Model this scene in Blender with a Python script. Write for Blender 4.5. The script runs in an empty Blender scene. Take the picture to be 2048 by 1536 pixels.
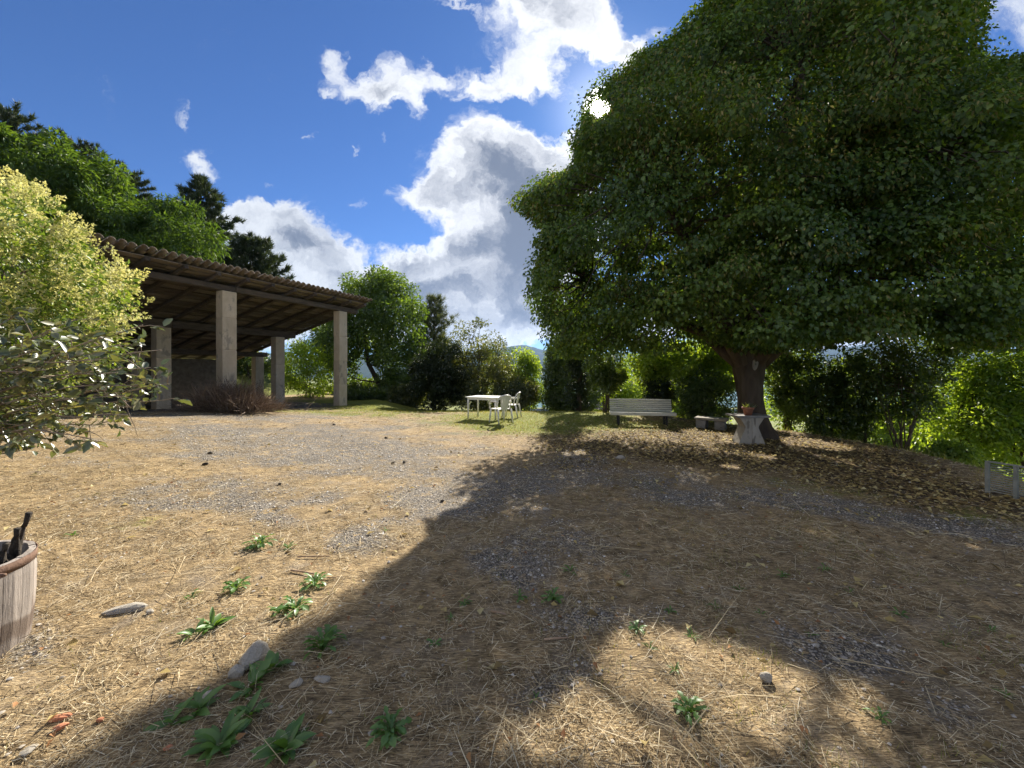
import bpy, math, random
import numpy as np
from mathutils import Vector, Matrix

rad = math.radians
scene = bpy.context.scene
C = scene.collection
RNG = np.random.default_rng(7)
random.seed(7)

# ------------------------------------------------------------------ camera
F, HZ, EYE = 800.0, 740.0, 1.6          # focal length and horizon row of the 2048 px wide picture, eye height
cam_d = bpy.data.cameras.new('camera')
cam_d.sensor_width = 36.0
cam_d.lens = 36.0 * F / 2048.0
cam_d.shift_y = (HZ - 768.0) / 2048.0
cam_d.clip_start = 0.05
cam_d.clip_end = 30000
cam = bpy.data.objects.new('camera', cam_d)
cam.location = (0, 0, EYE)
cam.rotation_euler = (rad(90), 0, 0)
C.objects.link(cam)
scene.camera = cam

# ------------------------------------------------------------------ sun, sky, exposure
SUN_AZ = math.atan2(1201 - 1024, F)
SUN_EL = math.atan2(HZ - 215, math.hypot(F, 1201 - 1024))
SUN = Vector((math.sin(SUN_AZ) * math.cos(SUN_EL), math.cos(SUN_AZ) * math.cos(SUN_EL), math.sin(SUN_EL)))
sl = bpy.data.lights.new('sun', 'SUN')
sl.energy = 5.0
sl.angle = rad(0.53)
sl.color = (1.0, 0.93, 0.82)
so = bpy.data.objects.new('sun', sl)
so.rotation_euler = SUN.to_track_quat('Z', 'Y').to_euler()
so.location = (10, 40, 40)
C.objects.link(so)

scene.view_settings.view_transform = 'Standard'
scene.view_settings.look = 'None'
scene.view_settings.exposure = 1.36
scene.view_settings.gamma = 1.0
scene.render.engine = 'CYCLES'
scene.cycles.max_bounces = 6
scene.cycles.transparent_max_bounces = 8
scene.cycles.diffuse_bounces = 3
scene.cycles.transmission_bounces = 4
scene.cycles.glossy_bounces = 2
scene.cycles.volume_bounces = 0
scene.cycles.sample_clamp_indirect = 6.0
scene.cycles.use_denoising = True
scene.cycles.use_adaptive_sampling = True
scene.cycles.adaptive_threshold = 0.015


class NT:
    """tiny node-tree helper"""
    def __init__(self, tree):
        self.t = tree
        tree.nodes.clear()

    def n(self, typ, **kw):
        nd = self.t.nodes.new(typ)
        for k, v in kw.items():
            if k.startswith('i_'):
                nd.inputs[k[2:]].default_value = v
            else:
                setattr(nd, k, v)
        return nd

    def l(self, a, b):
        self.t.links.new(a, b)

    def put(self, sock, v):
        if isinstance(v, bpy.types.NodeSocket):
            self.l(v, sock)
        elif v is not None:
            sock.default_value = v

    def m(self, op, a, b=None, c=None, clamp=False):
        nd = self.n('ShaderNodeMath', operation=op, use_clamp=clamp)
        for i, v in enumerate((a, b, c)):
            self.put(nd.inputs[i], v)
        return nd.outputs[0]

    def v(self, op, a, b=None, scale=None):
        nd = self.n('ShaderNodeVectorMath', operation=op)
        self.put(nd.inputs[0], a)
        if b is not None:
            self.put(nd.inputs[1], b)
        if scale is not None:
            self.put(nd.inputs['Scale'], scale)
        return nd.outputs['Value'] if op in ('DOT_PRODUCT', 'LENGTH', 'DISTANCE') else nd.outputs[0]

    def sm(self, x, lo, hi, a=0.0, b=1.0):
        nd = self.n('ShaderNodeMapRange', interpolation_type='SMOOTHSTEP')
        self.put(nd.inputs[0], x)
        for i, q in enumerate((lo, hi, a, b)):
            self.put(nd.inputs[i + 1], q)
        return nd.outputs[0]

    def noise(self, vec, scale, detail=4.0, rough=0.55, dist=0.0, out=0):
        nd = self.n('ShaderNodeTexNoise')
        if vec is not None:
            self.l(vec, nd.inputs['Vector'])
        nd.inputs['Scale'].default_value = scale
        nd.inputs['Detail'].default_value = detail
        nd.inputs['Roughness'].default_value = rough
        nd.inputs['Distortion'].default_value = dist
        return nd.outputs[out]

    def mix(self, f, a, b, blend='MIX'):
        nd = self.n('ShaderNodeMix', data_type='RGBA', blend_type=blend)
        self.put(nd.inputs[0], f)
        for s, q in ((nd.inputs[6], a), (nd.inputs[7], b)):
            if isinstance(q, tuple) and len(q) == 3:
                q = q + (1.0,)
            self.put(s, q)
        return nd.outputs[2]

    def ramp(self, f, stops):
        nd = self.n('ShaderNodeValToRGB')
        self.l(f, nd.inputs[0])
        e = nd.color_ramp.elements
        while len(e) < len(stops):
            e.new(0.5)
        for k, (p, c) in enumerate(stops):
            e[k].position = p
            e[k].color = tuple(c) + (1.0,)
        return nd.outputs[0]


world = bpy.data.worlds.new('World')
scene.world = world
world.use_nodes = True
w = NT(world.node_tree)
sky = w.n('ShaderNodeTexSky')
sky.sky_type = 'NISHITA'
sky.sun_disc = False
sky.sun_elevation = SUN_EL
sky.sun_rotation = SUN_AZ
sky.altitude = 800
sky.air_density = 1.0
sky.dust_density = 0.25
sky.ozone_density = 2.2
geo = w.n('ShaderNodeTexCoord')
D0 = w.v('NORMALIZE', geo.outputs['Generated'])
sep = w.n('ShaderNodeSeparateXYZ')
w.l(D0, sep.inputs[0])
yy = w.m('MAXIMUM', sep.outputs[1], 0.03)
cu = w.m('DIVIDE', sep.outputs[0], yy)
cv = w.m('DIVIDE', sep.outputs[2], yy)
comb = w.n('ShaderNodeCombineXYZ')
w.l(cu, comb.inputs[0])
w.l(cv, comb.inputs[1])
P2 = comb.outputs[0]
# ragged cloud edges: two sizes of warp
wn1 = w.noise(P2, 4.2, 5.0, 0.62, out=1)
wv1 = w.v('SCALE', w.v('SUBTRACT', wn1, (0.5, 0.5, 0.5)), scale=0.26)
wn2 = w.noise(w.v('ADD', P2, wv1), 19.0, 5.0, 0.65, out=1)
PW = w.v('ADD', w.v('ADD', P2, wv1), w.v('SCALE', w.v('SUBTRACT', wn2, (0.5, 0.5, 0.5)), scale=0.075))


def cloud_blobs(lst):
    acc = None
    for (x, y, rx, ry, rot, s) in lst:
        mp = w.n('ShaderNodeMapping', vector_type='TEXTURE')
        w.l(PW, mp.inputs['Vector'])
        mp.inputs['Location'].default_value = ((x - 1024) / F, (HZ - y) / F, 0)
        mp.inputs['Rotation'].default_value = (0, 0, rad(rot))
        mp.inputs['Scale'].default_value = (1.12 * rx / F, 1.12 * ry / F, 1)
        ln = w.v('LENGTH', mp.outputs[0])
        f = w.sm(ln, 0.15, 1.35, s, 0.0)
        acc = f if acc is None else w.m('ADD', acc, f)
    return acc


COVER = [
    (1075, 25, 120, 75, -10, 1.0), (1170, 55, 100, 60, -20, 1.0), (1240, 105, 70, 32, 0, .8), (1040, 135, 110, 42, 10, .9),
    (950, 150, 55, 34, 0, .7), (1085, 165, 60, 26, 0, .7), (930, 10, 45, 9, -35, .55), (1290, 80, 50, 25, 30, .7),
    (685, 105, 32, 30, 20, .8), (725, 165, 75, 36, -15, .9), (800, 165, 62, 48, -10, 1.0), (646, 165, 18, 12, -30, .6),
    (835, 205, 30, 24, -20, .6), (875, 135, 36, 26, 40, .7),
    (955, 255, 52, 50, 40, .8), (905, 315, 70, 48, 30, .9), (985, 325, 95, 70, 0, 1.2), (1075, 330, 95, 55, -20, 1.1),
    (830, 385, 66, 30, 15, .9), (900, 400, 90, 50, 0, 1.0), (1005, 425, 120, 90, 0, 1.3), (1090, 430, 110, 120, 0, 1.3),
    (930, 505, 80, 60, 20, 1.1), (1035, 550, 150, 110, 0, 1.3), (850, 560, 120, 55, 10, 1.1), (1130, 300, 60, 40, 0, .9), (1180, 245, 55, 20, 20, .6),
    (495, 440, 52, 36, 0, .9), (590, 425, 48, 30, 0, .9), (560, 480, 120, 56, -8, 1.1), (650, 500, 75, 44, -35, .9), (430, 425, 60, 25, 0, .8),
    (560, 560, 180, 60, 0, 1.2), (720, 570, 130, 50, 0, 1.1), (800, 640, 260, 60, 0, 1.2), (480, 620, 260, 60, 0, 1.1), (1000, 660, 200, 40, 0, 1.0),
    (395, 310, 46, 30, -25, .85), (362, 236, 14, 24, 40, .55), (612, 268, 16, 7, 5, .5), (705, 300, 7, 16, -30, .45), (715, 408, 22, 9, 10, .5),
    (560, 362, 9, 14, -40, .4), (785, 268, 18, 6, 20, .35), (430, 196, 16, 6, -20, .35),
    (2030, 40, 70, 70, 0, .8), (1900, 650, 500, 60, 0, .9), (1500, 660, 400, 50, 0, .9), (-60, 690, 500, 50, 0, .8),
]
SHADE = [
    (1090, 40, 36, 60, 10, .55), (1000, 345, 80, 42, -15, 1.0), (1075, 400, 60, 50, 0, .8), (935, 375, 60, 26, 20, .5), (1045, 500, 80, 100, 0, 1.0), (940, 500, 46, 34, 20, .75),
    (1000, 590, 130, 40, 0, .6), (600, 495, 50, 20, -15, .7), (520, 510, 50, 16, 0, .3), (830, 545, 70, 22, 10, .6), (720, 600, 80, 20, 0, .4),
    (1040, 635, 130, 22, 0, .7), (800, 600, 90, 20, -5, .4), (1080, 440, 70, 70, 0, .5), (880, 590, 110, 24, 5, .45), (480, 540, 90, 18, 0, .3), (640, 545, 60, 16, -10, .35),
]
cov = cloud_blobs(COVER)
shd = cloud_blobs(SHADE)
# beyond the frame, scattered cloud is added, brighter and warmer to fill the shade
gen = w.noise(w.v('MULTIPLY', D0, (1, 1, 2.2)), 2.3, 5.0, 0.6)
edge = w.v('LENGTH', w.v('MULTIPLY', w.v('ADD', P2, (0, -0.35, 0)), (0.62, 0.85, 0)))
gen_w = w.m('MULTIPLY', w.sm(edge, 0.9, 1.5), w.sm(gen, 0.44, 0.60))
fb = w.noise(PW, 8.5, 9.0, 0.66, 0.2)
fb2 = w.noise(PW, 5.0, 7.0, 0.64, 0.2)
dens = w.m('ADD', w.m('ADD', cov, gen_w), w.m('MULTIPLY', w.m('SUBTRACT', fb, 0.5), 1.5))
alpha = w.sm(dens, 0.16, 1.08)
thick = w.m('ADD', w.m('MULTIPLY', w.sm(dens, 0.7, 1.8), 0.46), w.m('MULTIPLY', shd, 0.75))
thick = w.m('ADD', thick, w.m('MULTIPLY', w.m('SUBTRACT', fb2, 0.5), 2.4))
toward = w.v('DOT_PRODUCT', D0, tuple(SUN))
near_sun = w.sm(toward, 0.75, 1.0)
white = w.mix(near_sun, w.mix(w.sm(toward, -0.2, 0.75), (7.2, 6.8, 6.2), (4.1, 4.3, 4.6)), (5.2, 5.3, 5.5))
grey = w.mix(near_sun, (0.85, 1.05, 1.5), (1.0, 1.2, 1.65))
cloudc = w.mix(w.sm(thick, 0.0, 1.32), white, grey)
skyc = w.mix(1.0, sky.outputs[0], (0.19, 0.345, 0.575), "MULTIPLY")
col = w.mix(alpha, skyc, cloudc)
# the sun's own disc with its aureole
ang = w.m('ARCCOSINE', w.m('MINIMUM', toward, 0.9999999))
disc = w.sm(ang, rad(0.8), rad(2.3), 70.0, 0.0)
aur = w.m('MULTIPLY', w.m('POWER', w.sm(ang, 0.0, rad(14), 1.0, 0.0), 4.0), 2.6)
glow = w.m('ADD', disc, aur)
gcol = w.n('ShaderNodeCombineXYZ')
w.l(glow, gcol.inputs[0])
w.l(w.m('MULTIPLY', glow, 0.97), gcol.inputs[1])
w.l(w.m('MULTIPLY', glow, 0.9), gcol.inputs[2])
col = w.mix(1.0, col, gcol.outputs[0], 'ADD')
bg = w.n('ShaderNodeBackground')
w.l(col, bg.inputs[0])
bg.inputs[1].default_value = 0.08
wo = w.n('ShaderNodeOutputWorld')
w.l(bg.outputs[0], wo.inputs[0])
world.cycles.sampling_method = 'NONE'


# ------------------------------------------------------------------ numeric helpers
def hash2(ix, iy, s):
    h = (ix.astype(np.int64) * 374761393 + iy.astype(np.int64) * 668265263 + s * 974711) & 0x7fffffff
    h = ((h ^ (h >> 13)) * 1274126177) & 0x7fffffff
    return ((h ^ (h >> 16)) & 0xffff) / 65535.0


def vnoise(x, y, s=0):
    ix, iy = np.floor(x), np.floor(y)
    fx, fy = x - ix, y - iy
    fx, fy = fx * fx * (3 - 2 * fx), fy * fy * (3 - 2 * fy)
    a, b = hash2(ix, iy, s), hash2(ix + 1, iy, s)
    c, d = hash2(ix, iy + 1, s), hash2(ix + 1, iy + 1, s)
    return (a * (1 - fx) + b * fx) * (1 - fy) + (c * (1 - fx) + d * fx) * fy


def fbm(x, y, s=0, o=4):
    r, a, t = 0, 1.0, 0
    for k in range(o):
        r = r + a * vnoise(x * 2 ** k + 17.3 * k, y * 2 ** k - 9.1 * k, s + k)
        t += a
        a *= 0.55
    return r / t


def sstep(x, a, b):
    t = np.clip((np.asarray(x, float) - a) / (b - a), 0, 1)
    return t * t * (3 - 2 * t)


def gpt(px, py):
    """level-ground point for a pixel of the photograph"""
    d = EYE * F / (py - HZ)
    return ((px - 1024) / F * d, d)


def at(px, py, d):
    return Vector(((px - 1024) / F * d, d, EYE + (HZ - py) / F * d))


def in_poly(x, y, poly):
    x, y = np.asarray(x, float), np.asarray(y, float)
    r = np.zeros(x.shape, bool)
    n = len(poly)
    for i in range(n):
        x0, y0 = poly[i]
        x1, y1 = poly[(i + 1) % n]
        if y0 == y1:
            continue
        c = ((y0 > y) != (y1 > y)) & (x < (x1 - x0) * (y - y0) / (y1 - y0) + x0)
        r ^= c
    return r


# plateau edge: level yard inside, ground falling away outside
EDGE = [(9.5, -40), (8.6, 0.5), (7.0, 3.4), (6.5, 5.3), (7.4, 6.7), (7.7, 8.3), (7.2, 10.3), (6.0, 12.3), (5.2, 14.2), (2.2, 17.6),
        (-0.5, 20.0), (-5.0, 21.5), (-6.6, 24.5), (-10, 28), (-15, 33), (-60, 60), (-200, 60), (-200, -40)]


def edge_out(x, y):
    d = np.full(np.shape(x), 1e9)
    for i in range(len(EDGE) - 1):
        ax, ay = EDGE[i]
        bx, by = EDGE[i + 1]
        ex, ey = bx - ax, by - ay
        t = np.clip(((x - ax) * ex + (y - ay) * ey) / (ex * ex + ey * ey), 0, 1)
        d = np.minimum(d, np.hypot(x - ax - t * ex, y - ay - t * ey))
    return np.where(in_poly(x, y, EDGE), 0.0, d)


def gz(x, y):
    x, y = np.asarray(x, float), np.asarray(y, float)
    z = 0.62 * sstep(-x, 2.5, 11.0) * sstep(-y, -19.0, -7.0)
    hill = np.maximum(0, -x - 17.0)
    z = z + np.where(hill > 0, 9.0 * (1 - np.exp(-hill / 22.0)) * sstep(y, -5, 12), 0) * sstep(-y, -260, -60)
    z = z - .085 * np.maximum(0, y - 15.0) * sstep(x, -7.5, -4.0)
    d = edge_out(x, y)
    drop = 0.50 * d - 0.5 * 0.6 * (1 - np.exp(-d / 0.6))
    drop = np.where(d > 14, 0.5 * 14 - .3 + 60 * (1 - np.exp(-(d - 14) / 320.0)), drop)
    z = z - drop
    near = sstep(-np.hypot(x, y), -26, -14)
    z = z + near * (0.05 * (fbm(x * .55, y * .55, 3, 3) - .5) + 0.022 * (fbm(x * 3.1, y * 3.1, 5, 3) - .5))
    return z


def gz1(x, y):
    return float(gz(np.array([x]), np.array([y]))[0])


# ------------------------------------------------------------------ sunlit patches (leaves are cut away so the sun reaches them)
def gpoly(px):
    return [gpt(*p) for p in px]


LIT_LEFT = gpoly([(1095, 846), (1035, 884), (960, 908), (925, 932), (880, 950), (800, 992), (850, 1000), (950, 992), (930, 1015), (850, 1040), (858, 1080),
                  (815, 1112), (766, 1138), (710, 1176), (637, 1220), (607, 1256), (510, 1322), (440, 1362), (366, 1398), (195, 1444), (0, 1526),
                  (-300, 1640)])
LIT_LEFT = LIT_LEFT + [(-40, 0.6), (-40, 14.6), (1.2, 14.6)]
LIT_PATCH = [gpoly(p) for p in (  # foliage gaps shaped for the light; first two stand in for a window's reflection
    [(880, 1560), (990, 1487), (1105, 1423), (1134, 1385), (1207, 1300), (1260, 1262), (1330, 1258), (1420, 1285), (1500, 1312), (1640, 1362),
     (1650, 1390), (1632, 1450), (1595, 1570)],
    [(1700, 1355), (1790, 1372), (1795, 1450), (1775, 1600), (1668, 1600), (1688, 1450)],
    [(1230, 858), (1290, 850), (1340, 856), (1330, 870), (1260, 872)], [(1360, 862), (1400, 856), (1480, 872), (1440, 884), (1380, 876)],
    [(1560, 872), (1640, 880), (1720, 900), (1690, 908), (1570, 888)], [(1770, 945), (1800, 950), (1845, 976), (1815, 974)],
    [(1500, 905), (1530, 902), (1560, 922), (1520, 918)], [(1440, 930), (1480, 932), (1495, 945), (1450, 940)],
    [(1930, 1090), (1980, 1098), (1992, 1114), (1950, 1110)], [(1120, 905), (1170, 900), (1180, 910), (1130, 914)],
    [(1060, 1010), (1110, 1012), (1100, 1024), (1070, 1022)])]


def sun_cull(P, jit=0.05, left=True):
    """True where a leaf may stay: its shadow does not fall into a sunlit part of the yard"""
    t = P[:, 2] / (SUN.z / math.hypot(SUN.x, SUN.y))
    n = len(P)
    gx = P[:, 0] - t * math.sin(SUN_AZ) + RNG.normal(0, jit, n)
    gy = P[:, 1] - t * math.cos(SUN_AZ) + RNG.normal(0, jit, n)
    bad = np.zeros(n, bool)
    if left:
        bad |= in_poly(gx, gy, LIT_LEFT)
    for p in LIT_PATCH:
        bad |= in_poly(gx, gy, p)
    return ~bad


# ------------------------------------------------------------------ mesh helpers
def link(name, me, mat, parent=None):
    o = bpy.data.objects.new(name, me)
    C.objects.link(o)
    if mat is not None and me is not None and not me.materials:
        me.materials.append(mat)
    if parent is not None:
        o.parent = parent
    return o


def thing(name, label, cat, loc=(0, 0, 0), rz=0.0, group=None):
    o = bpy.data.objects.new(name, None)
    o.empty_display_size = 0.1
    C.objects.link(o)
    o.location = loc
    o.rotation_euler = (0, 0, rz)
    o['label'] = label
    o['category'] = cat
    if group:
        o['group'] = group
    return o


def tag(o, label, cat, group=None):
    o['label'] = label
    o['category'] = cat
    if group:
        o['group'] = group
    return o


def np_mesh(name, V, Fc, smooth=False):
    """V (n,3) and Fc (m,k) arrays -> mesh"""
    me = bpy.data.meshes.new(name)
    V = np.ascontiguousarray(V, np.float32)
    Fc = np.ascontiguousarray(Fc, np.int32)
    m, k = Fc.shape
    me.vertices.add(len(V))
    me.vertices.foreach_set('co', V.ravel())
    me.loops.add(m * k)
    me.loops.foreach_set('vertex_index', Fc.ravel())
    me.polygons.add(m)
    me.polygons.foreach_set('loop_start', np.arange(0, m * k, k, dtype=np.int32))
    if smooth:
        me.polygons.foreach_set('use_smooth', np.ones(m, bool))
    me.update(calc_edges=True)
    return me


class MB:
    """collects boxes, tubes and lathes into one mesh"""
    def __init__(self):
        self.v, self.f = [], []

    def add(self, vs, fs):
        o = len(self.v)
        self.v += [tuple(p) for p in vs]
        self.f += [tuple(i + o for i in q) for q in fs]
        return self

    def box(self, c, s, M=None, jit=0.0):
        vs = []
        for k in range(8):
            p = Vector(((k & 1) - .5, ((k >> 1) & 1) - .5, ((k >> 2) & 1) - .5))
            p = Vector((p.x * s[0] + random.uniform(-jit, jit), p.y * s[1] + random.uniform(-jit, jit), p.z * s[2] + random.uniform(-jit, jit)))
            if M is not None:
                p = M @ p
            vs.append(p + Vector(c))
        return self.add(vs, [(0, 2, 3, 1), (4, 5, 7, 6), (0, 1, 5, 4), (2, 6, 7, 3), (0, 4, 6, 2), (1, 3, 7, 5)])

    def bar(self, a, b, wd, ht, up=(0, 0, 1)):
        a, b = Vector(a), Vector(b)
        x = (b - a)
        L = x.length
        x.normalize()
        y = Vector(up).cross(x)
        if y.length < 1e-5:
            y = Vector((0, 1, 0)).cross(x)
        y.normalize()
        z = x.cross(y)
        M = Matrix((x, y, z)).transposed()
        return self.box((a + b) / 2, (L, wd, ht), M)

    def tube(self, pts, radii, n=8, cap=True):
        pts = [Vector(p) for p in pts]
        o = len(self.v)
        k = len(pts)
        ref = Vector((0.13, 0.21, 1))
        for i, p in enumerate(pts):
            t = (pts[min(i + 1, k - 1)] - pts[max(i - 1, 0)]).normalized()
            a = t.cross(ref if abs(t.z) < .95 else Vector((1, 0.1, 0))).normalized()
            b = t.cross(a)
            for j in range(n):
                q = 2 * math.pi * j / n
                self.v.append(tuple(p + radii[i] * (a * math.cos(q) + b * math.sin(q))))
        for i in range(k - 1):
            for j in range(n):
                self.f.append((o + i * n + j, o + i * n + (j + 1) % n, o + (i + 1) * n + (j + 1) % n, o + (i + 1) * n + j))
        if cap:
            self.f.append(tuple(o + j for j in reversed(range(n))))
            self.f.append(tuple(o + (k - 1) * n + j for j in range(n)))
        return self

    def lathe(self, prof, n=20, c=(0, 0, 0)):
        o = len(self.v)
        for (r, z) in prof:
            for j in range(n):
                q = 2 * math.pi * j / n
                self.v.append((c[0] + r * math.cos(q), c[1] + r * math.sin(q), c[2] + z))
        for i in range(len(prof) - 1):
            for j in range(n):
                self.f.append((o + i * n + j, o + i * n + (j + 1) % n, o + (i + 1) * n + (j + 1) % n, o + (i + 1) * n + j))
        return self

    def mesh(self, name, smooth=False, bevel=0.0):
        me = bpy.data.meshes.new(name)
        me.from_pydata(self.v, [], self.f)
        if bevel:
            import bmesh
            bm = bmesh.new()
            bm.from_mesh(me)
            bmesh.ops.bevel(bm, geom=bm.edges[:], offset=bevel, segments=1, affect='EDGES', clamp_overlap=True)
            bm.to_mesh(me)
            bm.free()
        if smooth:
            me.polygons.foreach_set('use_smooth', np.ones(len(me.polygons), bool))
        me.update()
        return me

    def build(self, name, mat, parent=None, smooth=False, bevel=0.0):
        return link(name, self.mesh(name, smooth, bevel), mat, parent)


def unit(a):
    return a / np.maximum(np.linalg.norm(a, axis=1, keepdims=True), 1e-9)


def rand_dir(n):
    return unit(RNG.normal(size=(n, 3)))


def leaves(P, A, N, L, W, fold=0.18, curl=0.12):
    """folded kite leaves: base P, axis A, normal N -> V, F"""
    n = len(P)
    A = unit(A)
    B = unit(np.cross(N, A) + 1e-6)
    N = np.cross(A, B)
    L = np.broadcast_to(L, n)[:, None]
    W = np.broadcast_to(W, n)[:, None]
    m = P + A * L * .42
    V = np.stack([P, m + B * W * .5 + N * W * fold, P + A * L - N * L * curl, m - B * W * .5 + N * W * fold], 1).reshape(-1, 3)
    b = np.arange(n)[:, None] * 4
    Fc = np.concatenate([b + np.array([[0, 1, 2]]), b + np.array([[0, 2, 3]])], 1).reshape(-1, 3)
    return V, Fc


def leaf_obj(name, P, A, N, L, W, mat, parent=None, fold=.18, curl=.12):
    V, Fc = leaves(P, A, N, L, W, fold, curl)
    o = link(name, np_mesh(name, V, Fc), mat, parent)
    o['kind'] = 'stuff'
    return o


def blades(P, A, L, W):
    """needle-thin triangles"""
    n = len(P)
    A = unit(A)
    S = unit(np.cross(A, rand_dir(n)))
    L = np.broadcast_to(L, n)[:, None]
    W = np.broadcast_to(W, n)[:, None]
    V = np.stack([P - S * W * .5, P + S * W * .5, P + A * L], 1).reshape(-1, 3)
    return V, np.arange(3 * n).reshape(-1, 3)


def strips(P, A, U, L, W, arch):
    """two-segment arched stalks lying along A, arching along U"""
    n = len(P)
    A = unit(A)
    S = unit(np.cross(A, U))
    L, W, arch = (np.broadcast_to(q, n)[:, None] for q in (L, W, arch))
    mid = P + A * L * .5 + U * arch
    tip = P + A * L
    V = np.stack([P - S * W * .5, P + S * W * .5, mid + S * W * .5, mid - S * W * .5, tip + S * W * .2, tip - S * W * .2], 1).reshape(-1, 3)
    b = np.arange(n)[:, None] * 6
    Fc = np.concatenate([b + np.array([[0, 1, 2, 3]]), b + np.array([[3, 2, 4, 5]])], 1).reshape(-1, 4)
    return V, Fc


# ------------------------------------------------------------------ materials
MATS = {}


def new_mat(name):
    m = bpy.data.materials.new(name)
    m.use_nodes = True
    t = NT(m.node_tree)
    out = t.n('ShaderNodeOutputMaterial')
    MATS[name] = m
    return m, t, out


def leaf_mat(name, c1, c2, c3=None, trans=0.45, lo=(.72, .76, .72), hi=(1.25, 1.2, 1.1), bigs=0.9, gloss=0.05, rough=0.45, warm=(2.3, 1.95, 0.6)):
    m, t, out = new_mat(name)
    g = t.n('ShaderNodeNewGeometry')
    r = g.outputs['Random Per Island']
    stops = [(0.0, c1), (0.6, c2), (1.0, c3 or c2)]
    colr = t.ramp(r, stops)
    big = t.noise(t.n('ShaderNodeTexCoord').outputs['Object'], bigs, 3.0)
    colr = t.mix(1.0, colr, t.ramp(big, [(0.3, lo), (0.7, hi)]), 'MULTIPLY')
    tc = t.mix(1.0, colr, warm, 'MULTIPLY')
    d = t.n('ShaderNodeBsdfDiffuse')
    t.l(colr, d.inputs[0])
    tr = t.n('ShaderNodeBsdfTranslucent')
    t.l(tc, tr.inputs[0])
    mx = t.n('ShaderNodeMixShader')
    mx.inputs[0].default_value = trans
    t.l(d.outputs[0], mx.inputs[1])
    t.l(tr.outputs[0], mx.inputs[2])
    gl = t.n('ShaderNodeBsdfGlossy')
    gl.inputs['Roughness'].default_value = rough
    m2 = t.n('ShaderNodeMixShader')
    m2.inputs[0].default_value = gloss
    t.l(mx.outputs[0], m2.inputs[1])
    t.l(gl.outputs[0], m2.inputs[2])
    t.l(m2.outputs[0], out.inputs[0])
    return m


def solid_mat(name, c1, c2, scale=6.0, rough=0.8, stretch=(1, 1, 1), bump=0.25, detail=6.0, spots=None, objvar=0.0, bscale=None, spec=0.3):
    """noise-mottled surface; spots = (colour, threshold, scale); objvar varies brightness per piece"""
    m, t, out = new_mat(name)
    tc = t.n('ShaderNodeTexCoord').outputs['Object']
    vec = t.v('MULTIPLY', tc, stretch)
    oi = t.n('ShaderNodeObjectInfo').outputs['Random']
    vec = t.v('ADD', vec, t.v('SCALE', (31.0, 17.0, 23.0), scale=oi))
    nz = t.noise(vec, scale, detail, 0.6, 0.4)
    c = t.ramp(nz, [(0.3, c1), (0.7, c2)])
    if spots:
        sc_, th, ss = spots
        c = t.mix(t.sm(t.noise(vec, ss, 5.0, .6), th, th + .1), c, sc_)
    if objvar:
        f = t.m('ADD', t.m('MULTIPLY', oi, 2 * objvar), 1 - objvar)
        cc = t.n('ShaderNodeCombineXYZ')
        for i in range(3):
            t.l(f, cc.inputs[i])
        c = t.mix(1.0, c, cc.outputs[0], 'MULTIPLY')
    b = t.n('ShaderNodeBsdfPrincipled')
    t.l(c, b.inputs['Base Color'])
    b.inputs['Roughness'].default_value = rough
    b.inputs['Specular IOR Level'].default_value = spec
    if bump:
        bp = t.n('ShaderNodeBump')
        bp.inputs['Strength'].default_value = bump
        bp.inputs['Distance'].default_value = 0.02
        t.l(t.noise(vec, bscale or scale * 4, 6.0, .65), bp.inputs['Height'])
        t.l(bp.outputs[0], b.inputs['Normal'])
    t.l(b.outputs[0], out.inputs[0])
    return m


def island_mat(name, stops, rough=0.85, trans=0.0):
    m, t, out = new_mat(name)
    r = t.n('ShaderNodeNewGeometry').outputs['Random Per Island']
    c = t.ramp(r, stops)
    d = t.n('ShaderNodeBsdfPrincipled')
    t.l(c, d.inputs['Base Color'])
    d.inputs['Roughness'].default_value = rough
    d.inputs['Specular IOR Level'].default_value = 0.2
    if trans:
        tr = t.n('ShaderNodeBsdfTranslucent')
        t.l(c, tr.inputs[0])
        mx = t.n('ShaderNodeMixShader')
        mx.inputs[0].default_value = trans
        t.l(d.outputs[0], mx.inputs[1])
        t.l(tr.outputs[0], mx.inputs[2])
        t.l(mx.outputs[0], out.inputs[0])
    else:
        t.l(d.outputs[0], out.inputs[0])
    return m


M_LINDEN = leaf_mat('linden leaf', (.036, .072, .017), (.062, .115, .024), (.115, .17, .038), trans=.36, lo=(.55, .7, .7), hi=(1.5, 1.45, 1.0), bigs=.6, gloss=.04, rough=.45)
M_BRACT = leaf_mat('linden bract', (.17, .17, .05), (.22, .20, .06), (.27, .24, .08), trans=.35, gloss=.04, warm=(1.15, 1.15, .6))
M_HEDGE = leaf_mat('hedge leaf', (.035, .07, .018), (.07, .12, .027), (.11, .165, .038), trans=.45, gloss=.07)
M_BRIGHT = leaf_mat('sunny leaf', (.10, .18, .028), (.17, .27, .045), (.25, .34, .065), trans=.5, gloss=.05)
M_FRESH = leaf_mat('fresh green leaf', (.045, .09, .02), (.075, .14, .03), (.11, .18, .04), trans=.42, lo=(.6, .65, .65), hi=(1.3, 1.25, 1.05), bigs=.6, gloss=.05)
M_LIME = leaf_mat('lime leaf', (.14, .24, .035), (.20, .32, .05), (.27, .38, .07), trans=.5, gloss=.03)
M_DARK = leaf_mat('dark evergreen leaf', (.014, .026, .012), (.022, .04, .016), (.035, .055, .02), trans=.2, gloss=.05)
M_OLIVE = leaf_mat('olive shrub leaf', (.045, .07, .028), (.08, .105, .038), (.14, .16, .06), trans=.4, gloss=.07, rough=.4)
M_ROBINIA = leaf_mat('robinia leaf', (.04, .085, .022), (.06, .12, .028), (.09, .155, .036), trans=.35, lo=(.6, .65, .65), hi=(1.3, 1.25, 1.05), bigs=.5, gloss=.03)
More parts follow.
